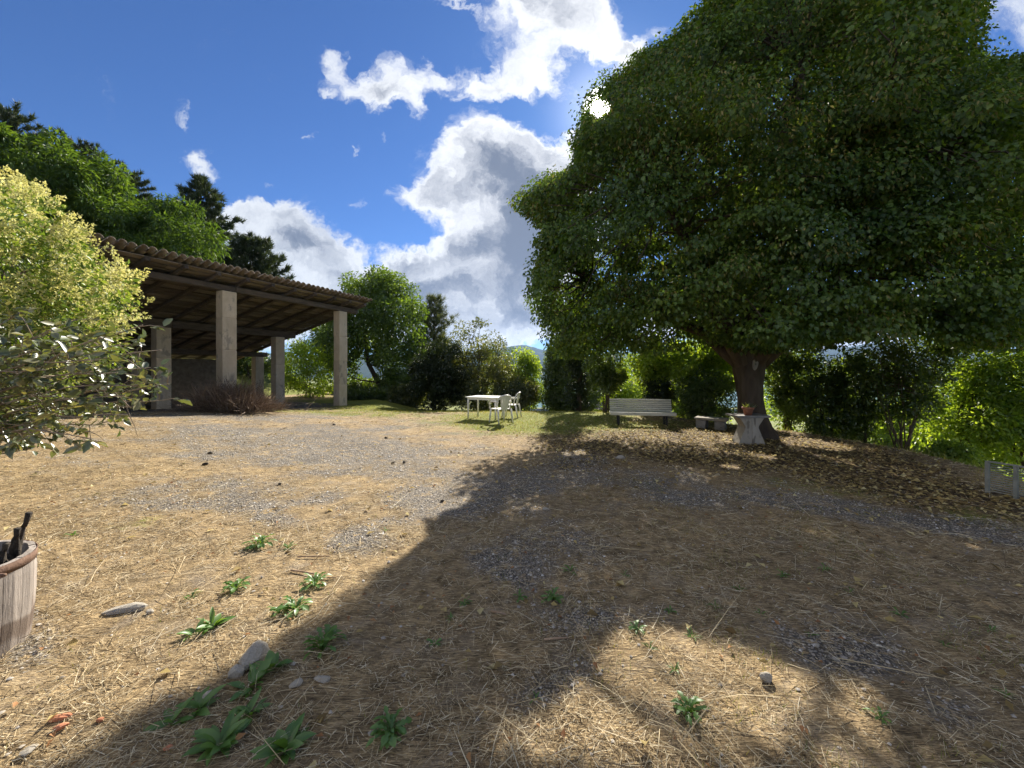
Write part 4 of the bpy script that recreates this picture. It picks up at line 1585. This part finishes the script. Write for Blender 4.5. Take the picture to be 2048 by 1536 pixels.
def pedestal_table():
    x, y = X_(1496, 8.75), 8.75
    T = thing('concrete_table', 'small concrete table with an hourglass pedestal in front of the linden trunk', 'table', (x, y, gz1(x, y)), rad(-4))
    for s in (-1, 1):
        prof = [(.004, -.06), (.285, -.06), (.27, .02), (.135, .36), (.14, .40), (.25, .575), (.004, .575)]
        m = MB()
        n = len(prof)
        for yv in (-.17, .17):
            for (u, z) in prof:
                m.v.append((s * u, yv, z))
        fr = tuple(range(n))
        m.f.append(fr if s < 0 else fr[::-1])
        bk = tuple(range(n, 2 * n))
        m.f.append(bk[::-1] if s < 0 else bk)
        for i in range(n):
            j = (i + 1) % n
            q = (i, j, n + j, n + i)
            m.f.append(q[::-1] if s < 0 else q)
        m.build('pedestal_half', M_CONC2, T)
    MB().box((.03, .08, .60), (.70, .56, .045), jit=.008).build('tabletop', M_GREYC, T, bevel=.008)
    z = T.location.z
    tp = thing('terracotta_pot', 'orange terracotta pot with a small pale plant on the concrete table', 'flower pot', (x - .03, y - .05, z + .6235))
    MB().lathe([(.0, .0), (.075, 0), (.105, .13), (.118, .13), (.122, .175), (.106, .175), (.10, .14), (0, .135)], 18).build('pot', M_TERRA, tp, True)
    P = np.repeat(np.array([[0, 0, .14]]), 60, 0) + RNG.normal(0, .04, (60, 3)) * np.array([1, 1, .1])
    A = rand_dir(60) * .7 + np.array([0, 0, .8])
    leaf_obj('plant', P, A, rand_dir(60), RNG.uniform(.06, .16, 60), .022, M_OLIVE, tp)


pedestal_table()


def barrel():
    x, y = -3.16, 2.22
    g = gz1(x, y)
    T = thing('barrel_planter', 'weathered half-barrel planter with rusty rim at the left edge', 'barrel', (x, y, g - .02))
    n = 20
    H = .53
    prof = [(.31, 0), (.325, .15), (.333, .29), (.336, .43), (.332, H)]
    for i in range(n):
        a0, a1 = 2 * math.pi * (i + .012) / n, 2 * math.pi * (i + .988) / n
        am = (a0 + a1) / 2
        m = MB()
        k = len(prof)
        top = random.uniform(-.004, .004)
        for (r, z) in prof:
            for aa, rr in ((a0, r), (am, r + .004), (a1, r), (a1, r - .028), (am, r - .024), (a0, r - .028)):
                m.v.append((rr * math.cos(aa), rr * math.sin(aa), z + (top if z == H else 0)))
        for j in range(k - 1):
            for q in range(6):
                m.f.append((j * 6 + q, j * 6 + (q + 1) % 6, (j + 1) * 6 + (q + 1) % 6, (j + 1) * 6 + q))
        m.f.append(tuple(range(5, -1, -1)))
        m.f.append(tuple((k - 1) * 6 + q for q in range(6)))
        m.build('stave', M_STAVE, T)
    for (z0, z1, r) in ((.475, .528, .3405),):
        MB().lathe([(r - .004, z0), (r, z0), (r + .002, z1), (r - .002, z1), (r - .004, z0)], 40).build('hoop', M_RUST, T, True)
    MB().lathe([(0, .46), (.15, .475), (.3055, .455)], 24).build('soil', M_SOIL, T, True)
    MB().tube([(.33, -.03, .49), (.365, -.035, .492), (.395, -.04, .497)], [.011, .012, .010], 8).build('rim_bolt', M_RUST, T, True)
    # a withered plant stands in the soil
    W = thing('withered_plant', 'dark withered stalks standing in the barrel planter', 'plant', (x, y, g + .44))
    for (u, v, hh, tx, ty) in ((.20, .16, .20, .05, -.03), (.14, .2, .26, .09, 0), (-.1, -.1, .24, .05, .05), (.2, .08, .14, .05, .0)):
        m = MB()
        m.tube([(u, v, -.02), (u + tx * .3, v + ty * .3, hh * .5), (u + tx, v + ty, hh)], [.02, .026, .006], 7)
        m.tube([(u + tx * .8, v + ty * .8, hh * .8), (u + tx * 1.1, v + ty, hh * 1.12)], [.010, .016], 6)
        m.build('stalk', M_CLOD, W, True)
    P = RNG.normal(0, .12, (50, 3)) * np.array([1, 1, 0.05]) + np.array([0, 0, .01])
    leaf_obj('dead_leaves', P, rand_dir(50) + np.array([.2, 0, .5]), rand_dir(50), RNG.uniform(.05, .12, 50), .035, M_CLOD, W)


barrel()


def fence():
    a, b = at(1975, 990, 5.2), at(2095, 985, 4.7)
    T = thing('mesh_fence', 'dull grey wire fence panel on the bank at the right edge', 'fence', (a.x, a.y, gz1(a.x, a.y)))
    v = Vector((b.x - a.x, b.y - a.y, 0))
    L = v.length
    T.rotation_euler = (0, 0, math.atan2(v.y, v.x))
    H = Zt(926, 5.1) - T.location.z
    for u in (0, L * .5, L):
        MB().box((u, 0, H / 2 - .2), (.035, .035, H + .4)).build('post', M_WIRE, T)
    z = .04
    while z < H - .02:
        MB().box((L / 2, .022, z), (L, .006, .013)).build('slat', M_WIRE, T)
        z += .028
    MB().box((L / 2, 0, H - .0), (L, .03, .02)).build('top_rail', M_WIRE, T)


fence()


def far_house():
    d = 25
    x = X_(1262, d)
    zt = Zt(758, d)
    T = thing('house', 'house with grey tiled roof glimpsed through the hedge behind the bench', 'house', (x, d, zt - 5.0), rad(-6))
    MB().box((1.5, 3.2, 1.4), (7.2, 5.0, 3.4)).build('wall', M_WALL, T)
    m = MB()
    nr, ncol = 14, 60
    for r in range(nr):
        y0, y1 = .2 + r * 3.0 / nr, .2 + (r + 1) * 3.0 / nr + .04
        z0, z1 = 3.0 + r * 2.0 / nr + .05, 3.0 + (r + 1) * 2.0 / nr + .02
        o = len(m.v)
        for (yv, zv) in ((y0, z0), (y1, z1)):
            for c in range(ncol * 4 + 1):
                m.v.append((-2.4 + c * 7.8 / (ncol * 4), yv, zv + .035 * math.cos(2 * math.pi * c / 4)))
        q = ncol * 4 + 1
        for c in range(q - 1):
            m.f.append((o + c, o + c + 1, o + q + c + 1, o + q + c))
    m.build('roof', M_ROOFG, T)
    MB().box((1.5, 4.75, 4.0), (7.8, 3.4, .12), Matrix.Rotation(rad(-33), 3, 'X')).build('roof', M_ROOFG, T)


far_house()


# ------------------------------------------------------------------ loose things on the ground
def rock_mesh(seed, n=0):
    import bmesh
    bm = bmesh.new()
    bmesh.ops.create_icosphere(bm, subdivisions=2, radius=1.0)
    r = random.Random(seed)
    pl = [(Vector((r.gauss(0, 1), r.gauss(0, 1), r.gauss(0, 1))).normalized(), r.uniform(.55, .9)) for _ in range(9)]
    for v in bm.verts:
        for (nn, dd) in pl:
            k = v.co.dot(nn) - dd
            if k > 0:
                v.co -= nn * k
        v.co *= 1 + r.uniform(-.03, .03)
    me = bpy.data.meshes.new('stone')
    bm.to_mesh(me)
    bm.free()
    return me


ROCKS = [rock_mesh(s) for s in range(6)]
ROCKM = {}


def rock(name, label, cat, px, py, size, mat, k=0, rz=0., sink=.35, group=None):
    key = (k, mat.name)
    if key not in ROCKM:
        me = ROCKS[k].copy()
        me.materials.append(mat)
        ROCKM[key] = me
    x, y = gpt(px, py)
    o = link(name, ROCKM[key], None)
    o.scale = size
    o.rotation_euler = (random.uniform(-.2, .2), random.uniform(-.2, .2), rz)
    o.location = (x, y, gz1(x, y) + size[2] * (1 - 2 * sink) + .004)
    tag(o, label, cat, group)
    return o


rock('stone', 'large tan and grey stone at the edge of the tree shadow in the foreground', 'stone', 508, 1322, (.075, .10, .065), M_STONE, 0, .4)
rock('stone', 'pale stone half under dock leaves below the large stone', 'stone', 474, 1352, (.04, .05, .035), M_STONE, 1)
rock('stone', 'white pebble among dark dock leaves at the bottom', 'stone', 420, 1400, (.035, .025, .03), M_STONE, 2)
rock('stone', 'white rounded stone in the sunlit patch at the lower right', 'stone', 1532, 1366, (.034, .026, .028), M_STONE, 3, .2, .2)
rock('stone', 'flat grey stone between the barrel and the green weeds', 'stone', 250, 1222, (.13, .05, .03), M_STONE, 4, .25)
rock('stone', 'small grey stone right of the flat grey stone', 'stone', 300, 1226, (.03, .02, .02), M_STONE, 5)
rock('stone', 'pale flat stone in the bottom left corner', 'stone', 58, 1506, (.03, .04, .012), M_STONE, 2, .6)
rock('stone', 'small white stone on the gravel strip left of the lower right corner', 'stone', 1672, 1322, (.022, .018, .012), M_STONE, 1)
rock('stone', 'tiny white stone just above another one on the gravel strip', 'stone', 1634, 1294, (.017, .014, .010), M_STONE, 0)
rock('stone', 'grey stone sunk in shaded straw right of the dock leaves', 'stone', 645, 1362, (.045, .03, .012), M_STONE, 3)
rock('stone', 'crumbled pale stone left of the sunk grey one', 'stone', 592, 1372, (.035, .03, .015), M_STONE, 4)
rock('stone', 'pale stone on the shaded gravel in front of the linden', 'stone', 1092, 1018, (.05, .03, .02), M_STONE, 5)
rock('stone', 'pale stone in leaf litter left of the concrete table', 'stone', 1240, 918, (.10, .05, .05), M_STONE, 0)
rock('brick_shard', 'flat orange brick shard in the lower left corner', 'brick shard', 122, 1442, (.045, .024, .012), M_BRICK, 1, .3)
rock('brick_shard', 'second orange brick shard just below the flat one', 'brick shard', 122, 1462, (.032, .02, .014), M_BRICK, 2, .2)
rock('brick_shard', 'small orange shard in the sunny straw above the two brick shards', 'brick shard', 200, 1446, (.016, .012, .01), M_BRICK, 3)
rock('brick_shard', 'tiny brick shard at the bottom left of the dark dock leaves', 'brick shard', 336, 1500, (.02, .014, .008), M_BRICK, 0)
for i, (px, py, s) in enumerate(((410, 945, .05), (786, 929, .045), (808, 927, .045), (772, 878, .045), (668, 857, .05), (560, 972, .04), (884, 1004, .03), (420, 925, .04))):
    labs = ['black clod on pale gravel left of the yard centre', 'left one of two black clods side by side on the gravel', 'right one of two black clods side by side on the gravel', 'small black clod on gravel left of the table shadow',
            'black clod on gravel in front of the barn corner column', 'splintered dark bit on the gravel in the yard centre', 'black crumb at the tip of the tree shadow', 'small black crumb behind the clod on pale gravel']
    rock('clod', labs[i], 'clod', px, py, (s, s * .6, s * .5), M_CLOD, i % 6, i, .2)


def stick(label, a, b, r, mat=M_STICK):
    (x0, y0), (x1, y1) = gpt(*a), gpt(*b)
    p0, p1 = Vector((x0, y0, gz1(x0, y0) + r + .006)), Vector((x1, y1, gz1(x1, y1) + r + .006))
    o = MB().tube([p0, p0.lerp(p1, .5) + Vector((0, 0, r * .4)), p1], [r, r * .9, r * .7], 7).build('stick', mat, None, True)
    tag(o, label, 'stick')


stick('pinkish stick lying in sunny straw right of the weeds', (582, 1143), (628, 1151), .008)
stick('short dark twig pointing from the pinkish stick to the shadow', (636, 1158), (672, 1158), .005)
stick('pale brown stick in the shade at the bottom centre', (1088, 1284), (1136, 1281), .007)
stick('thin pale stick on the sunlit straw in the yard', (595, 1116), (660, 1113), .006)
stick('broken straw-coloured stick lying in shade', (982, 1226), (1012, 1232), .008)


# weeds: each plant a rosette of separate leaves
def weed_leaf(kind):
    m = MB()
    if kind == 'dock':
        prof, arch = [(0, .012), (.15, .10), (.35, .19), (.6, .20), (.82, .12), (1, .0)], .16
    elif kind == 'dandelion':
        prof, arch = [(0, .02), (.13, .07), (.22, .03), (.34, .12), (.43, .05), (.56, .16), (.66, .07), (.78, .17), (.9, .12), (1, 0)], .42
    else:
        prof, arch = [(0, .012), (.25, .06), (.5, .09), (.75, .06), (1, 0)], .35
    for (t, wd) in prof:
        z = arch * 4 * t * (1 - t) * .55 + .06 * t
        m.v += [(t, -wd, z + wd * .25), (t, 0, z), (t, wd, z + wd * .25)]
    for i in range(len(prof) - 1):
        for j in (0, 1):
            m.f.append((i * 3 + j, (i + 1) * 3 + j, (i + 1) * 3 + j + 1, i * 3 + j + 1))
    me = m.mesh('leaf', True)
    me.materials.append(M_WEED)
    return me


WL = {k: weed_leaf(k) for k in ('dock', 'dandelion', 'lance')}


def weed(px, py, size, kind, nleaf, label, group='green weeds in the dry yard', flat=.25):
    x, y = gpt(px, py)
    T = thing('weed', label, 'weed', (x, y, gz1(x, y) - .004), random.uniform(0, 6), group)
    size *= 1.25 if kind == 'dock' else 1.05
    nleaf = int(nleaf * (1.7 if kind == 'dandelion' else 1.25))
    for i in range(nleaf):
        o = link('leaf', WL[kind], None, T)
        a = i * 2.4 + random.uniform(-.4, .4)
        s = size * random.uniform(.6, 1.1)
        o.scale = (s, s * random.uniform(.55, 1.0), s * random.uniform(.7, 1.2))
        o.rotation_euler = (random.uniform(-.5, .5), -random.uniform(.05, flat + .75 * (i / nleaf)), a)
        o.location = (random.uniform(-.1, .1) * size, random.uniform(-.1, .1) * size, 0)


weed(518, 1092, .13, 'dandelion', 16, 'bushy bright green weed on the sunlit straw in the yard')
weed(578, 1096, .07, 'dandelion', 8, 'small green weed right beside the bushy bright one')
weed(470, 1178, .11, 'dandelion', 14, 'bright green weed above the larger leafy clump, left of the pinkish stick')
weed(628, 1172, .12, 'dandelion', 14, 'tall green weed at the right of the pinkish stick')
weed(590, 1222, .12, 'dandelion', 13, 'spreading sunlit weed at the tree shadow edge')
weed(560, 1230, .09, 'dandelion', 9, 'small sunlit weed left of the spreading one at the shadow edge')
weed(425, 1256, .10, 'dock', 12, 'glossy sunlit leafy weed between barrel and large stone')
weed(392, 1272, .08, 'dock', 7, 'lower left tip of the glossy sunlit leafy weeds')
weed(385, 1192, .06, 'dandelion', 7, 'faint grey-green weed left of the bright weeds')
weed(145, 1084, .08, 'lance', 9, 'low green weed in the straw right above the barrel')
weed(770, 1062, .07, 'lance', 7, 'small green weed on gravel near the tree shadow')
weed(645, 1300, .13, 'dandelion', 13, 'dark weed in shade right of the large stone')
weed(545, 1340, .11, 'dock', 10, 'dark dock plant leaning on the large stone')
weed(500, 1375, .11, 'dock', 9, 'dark dock plant just below the large stone')
weed(400, 1420, .11, 'dock', 8, 'broad dock leaves around a white pebble')
weed(340, 1450, .09, 'dock', 5, 'leftmost dark dock plant at the bottom')
weed(440, 1490, .10, 'dock', 20, 'largest dark dock clump at the bottom edge')
weed(570, 1500, .10, 'dock', 17, 'dark dock clump right of the largest one at the bottom edge')
weed(500, 1430, .09, 'dock', 8, 'dark dock plant between the bottom clumps and the stone')
weed(780, 1470, .095, 'dandelion', 16, 'dark green weed alone in shaded straw at the bottom')
weed(1378, 1430, .09, 'dandelion', 14, 'bright green weed in the sunlit patch at the bottom')
weed(1350, 1345, .06, 'lance', 7, 'small weed in the sunlit patch above the bright one')
weed(1300, 1300, .05, 'lance', 6, 'tiny weed at the upper rim of the sunlit patch')
weed(1275, 1265, .07, 'dandelion', 9, 'dark weed just above the sunlit patch')
weed(1385, 1275, .06, 'lance', 9, 'tufty weed at the right upper rim of the sunlit patch')
weed(1140, 1145, .08, 'lance', 9, 'dark green weed farthest up in the shaded straw')
weed(1105, 1200, .09, 'dandelion', 10, 'dark green weed below the farthest one in the shaded straw')
weed(1040, 1195, .07, 'dandelion', 8, 'dark weed left of its larger neighbour in shaded straw')
for (px, py) in ((1430, 1215), (1480, 1180), (1340, 1225), (1565, 1150), (1650, 1140), (900, 1240), (870, 1290), (930, 1210), (1070, 1400), (1800, 1230), (1890, 1290), (1980, 1260), (1760, 1440), (1620, 1270), (2010, 1390), (1700, 1185), (1250, 1150), (1520, 1230)):
    weed(px, py, .055, random.choice(('lance', 'dandelion')), 7, 'tiny dark green weed scattered in the straw under the tree shade', 'tiny shaded weeds')


# ------------------------------------------------------------------ ground cover: straw, gravel, litter, grass
def scatter(n, dmin, dmax, power=1.0, wide=1.32):
    """points over the visible yard, denser near by"""
    u = RNG.random(n)
    d = (dmin ** power + u * (dmax ** power - dmin ** power)) ** (1 / power)
    x = (RNG.random(n) * 2 - 1) * d * wide
    ok = edge_out(x, d) <= 0.4
    return x[ok], d[ok]


def z_norm(x, y):
    return gz(x, y)


def straw_layer(n, dmin, dmax, power, lmin, lmax, wmul, lift, dir_bias=0.0):
    x, y = scatter(n, dmin, dmax, power)
    gr, lf, gn, ba = masks(x, y)
    p = np.clip(1.05 - sstep(gr, .30, .95) * .72 - sstep(lf, .4, .8) * .75, 0.04, 1) * (1 - sstep(ba, .3, .6) * .8)
    p *= .22 + 1.0 * sstep(fbm(x * 4, y * 4, 51, 3), .34, .64)
    ok = RNG.random(len(x)) < p
    x, y = x[ok], y[ok]
    m = len(x)
    a = RNG.uniform(0, 2 * math.pi, m) + fbm(x * 1.5, y * 1.5, 61, 2) * 3
    A = np.stack([np.cos(a), np.sin(a), RNG.normal(.03, .12, m)], 1)
    L = lmin + (lmax - lmin) * RNG.random(m) ** 2.2
    W = RNG.uniform(.0016, .0032, m) * wmul
    P = np.stack([x, y, gz(x, y) + RNG.uniform(.002, lift, m)], 1)
    U = unit(np.array([0, 0, 1.0]) + RNG.normal(0, .7, (m, 3)))
    return strips(P, A, U, L, W, RNG.normal(0, .06, m) * L)


def ground_cover():
    parts = [straw_layer(76000, 1.25, 4.2, 1.0, .015, .10, 1.0, .014), straw_layer(46000, 3.5, 8.5, 1.2, .03, .13, 1.6, .016), straw_layer(22000, 8, 16.5, 1.4, .05, .18, 3.0, .016),
             straw_layer(5000, 1.25, 6, 1.0, .10, .30, 1.1, .03), straw_layer(900, 1.3, 6, 1.0, .25, .6, 1.5, .035)]
    off = 0
    Vs, Fs = [], []
    for V, Fc in parts:
        Vs.append(V)
        Fs.append(Fc + off)
        off += len(V)
    o = link('straw', np_mesh('straw', np.concatenate(Vs), np.concatenate(Fs)), M_STRAW)
    o['kind'] = 'stuff'
    tag(o, 'dry cut straw strewn over the whole yard', 'straw')
    # gravel: small faceted stones
    x, y = scatter(42000, 1.3, 9.0, 1.1)
    gr = masks(x, y)[0]
    ok = RNG.random(len(x)) < .06 + sstep(gr, .35, .7) * .94
    x, y = x[ok], y[ok]
    m = len(x)
    s = .0035 + .010 * RNG.random(m) ** 3 + .0006 * y
    octa = np.array([[1, 0, 0], [0, 1, 0], [-1, 0, 0], [0, -1, 0], [0, 0, .75], [0, 0, -.6]])
    a = RNG.uniform(0, 6.28, m)
    ca, sa = np.cos(a), np.sin(a)
    V = np.repeat(octa[None], m, 0) * (s[:, None, None]) * RNG.uniform(.6, 1.35, (m, 6, 1))
    V = np.stack([V[..., 0] * ca[:, None] - V[..., 1] * sa[:, None], V[..., 0] * sa[:, None] + V[..., 1] * ca[:, None], V[..., 2]], -1)
    V += np.stack([x, y, gz(x, y) + s * .35], 1)[:, None, :]
    tri = np.array([[0, 1, 4], [1, 2, 4], [2, 3, 4], [3, 0, 4]])
    Fc = (np.arange(m)[:, None, None] * 6 + tri[None]).reshape(-1, 3)
    o = link('gravel', np_mesh('gravel', V.reshape(-1, 3), Fc), M_GRAVEL)
    o['kind'] = 'stuff'
    tag(o, 'grey gravel showing through the straw of the yard', 'gravel')
    # fallen linden leaves, thick under the tree
    x, y = scatter(52000, 1.6, 14.5, 1.5)
    lf = masks(x, y)[1]
    tree = np.exp(-(np.hypot(x - 4.5, y - 8.0) / 4.2) ** 2)
    ok = RNG.random(len(x)) < .012 + .85 * sstep(lf, .3, .8) + .10 * tree
    x, y = x[ok], y[ok]
    m = len(x)
    a = RNG.uniform(0, 6.28, m)
    A = np.stack([np.cos(a), np.sin(a), RNG.normal(.1, .2, m)], 1)
    N = np.array([0, 0, 1.0]) + RNG.normal(0, .4, (m, 3))
    L = RNG.uniform(.03, .085, m)
    V, Fc = leaves(np.stack([x, y, gz(x, y) + RNG.uniform(.006, .03, m)], 1), A, N, L, L * RNG.uniform(.35, .8, m), .25, .15)
    o = link('fallen_leaves', np_mesh('fallen_leaves', V, Fc), M_LITTER)
    o['kind'] = 'stuff'
    tag(o, 'yellow-brown fallen leaves littering the ground under the linden', 'fallen leaves')
    # a few larger orange ones in the foreground
    x, y = scatter(260, 1.4, 5.5, 1.0)
    m = len(x)
    a = RNG.uniform(0, 6.28, m)
    A = np.stack([np.cos(a), np.sin(a), RNG.normal(.15, .2, m)], 1)
    L = RNG.uniform(.018, .045, m)
    V, Fc = leaves(np.stack([x, y, gz(x, y) + RNG.uniform(.008, .03, m)], 1), A, np.array([0, 0, 1.0]) + RNG.normal(0, .5, (m, 3)), L, L * .55, .3, .2)
    o = link('dry_leaves', np_mesh('dry_leaves', V, Fc), M_ORANGE)
    o['kind'] = 'stuff'
    tag(o, 'curled orange dry leaves dotted over the foreground straw', 'fallen leaves')
    # short grass by the chairs, under the hedge and in tufts
    x, y = scatter(150000, 5.0, 19.0, 1.6)
    gn = masks(x, y)[2]
    ok = RNG.random(len(x)) < sstep(gn, .38, .7)
    x, y = x[ok], y[ok]
    m = len(x)
    A = np.array([0, 0, 1.0]) + RNG.normal(0, .5, (m, 3))
    A[:, 2] = np.abs(A[:, 2])
    V, Fc = blades(np.stack([x, y, gz(x, y) - .01], 1), A, RNG.uniform(.03, .10, m), RNG.uniform(.006, .012, m))
    x, y = scatter(52000, 1.4, 6.0, 1.2)
    ok = RNG.random(len(x)) < .02 + sstep(fbm(x * 2.2, y * 2.2, 77, 4), .54, .66) * (.12 + .88 * sstep(x, -1.0, 2.2))
    x, y = x[ok], y[ok]
    m = len(x)
    A = np.array([0, 0, .8]) + RNG.normal(0, .5, (m, 3))
    A[:, 2] = np.abs(A[:, 2])
    V2, F2 = blades(np.stack([x, y, gz(x, y) - .005], 1), A, RNG.uniform(.02, .06, m), RNG.uniform(.002, .004, m))
    o = link('grass', np_mesh('grass', np.concatenate([V, V2]), np.concatenate([Fc, F2 + len(V)])), M_GRASS)
    o['kind'] = 'stuff'
    tag(o, 'short green and yellowing grass around the garden chairs and hedge foot', 'grass')
    # rank grass along the edge of the bank
    x = RNG.uniform(-9, 12, 60000)
    y = RNG.uniform(3, 24, 60000)
    e = edge_out(x, y)
    ok = (e > .05) & (e < 1.3) & (RNG.random(60000) < 1 - e / 1.5)
    x, y = x[ok], y[ok]
    m = len(x)
    A = np.array([0, 0, 1.0]) + RNG.normal(0, .35, (m, 3))
    V, Fc = blades(np.stack([x, y, gz(x, y) - .01], 1), A, RNG.uniform(.06, .24, m), RNG.uniform(.006, .012, m))
    o = link('bank_grass', np_mesh('bank_grass', V, Fc), M_GRASS)
    o['kind'] = 'stuff'
    tag(o, 'rank grass along the edge of the bank below the hedge', 'grass')


ground_cover()
print('objects', len(bpy.data.objects), 'tris', sum(len(o.data.loops) - 2 * len(o.data.polygons) for o in bpy.data.objects if o.type == 'MESH'))
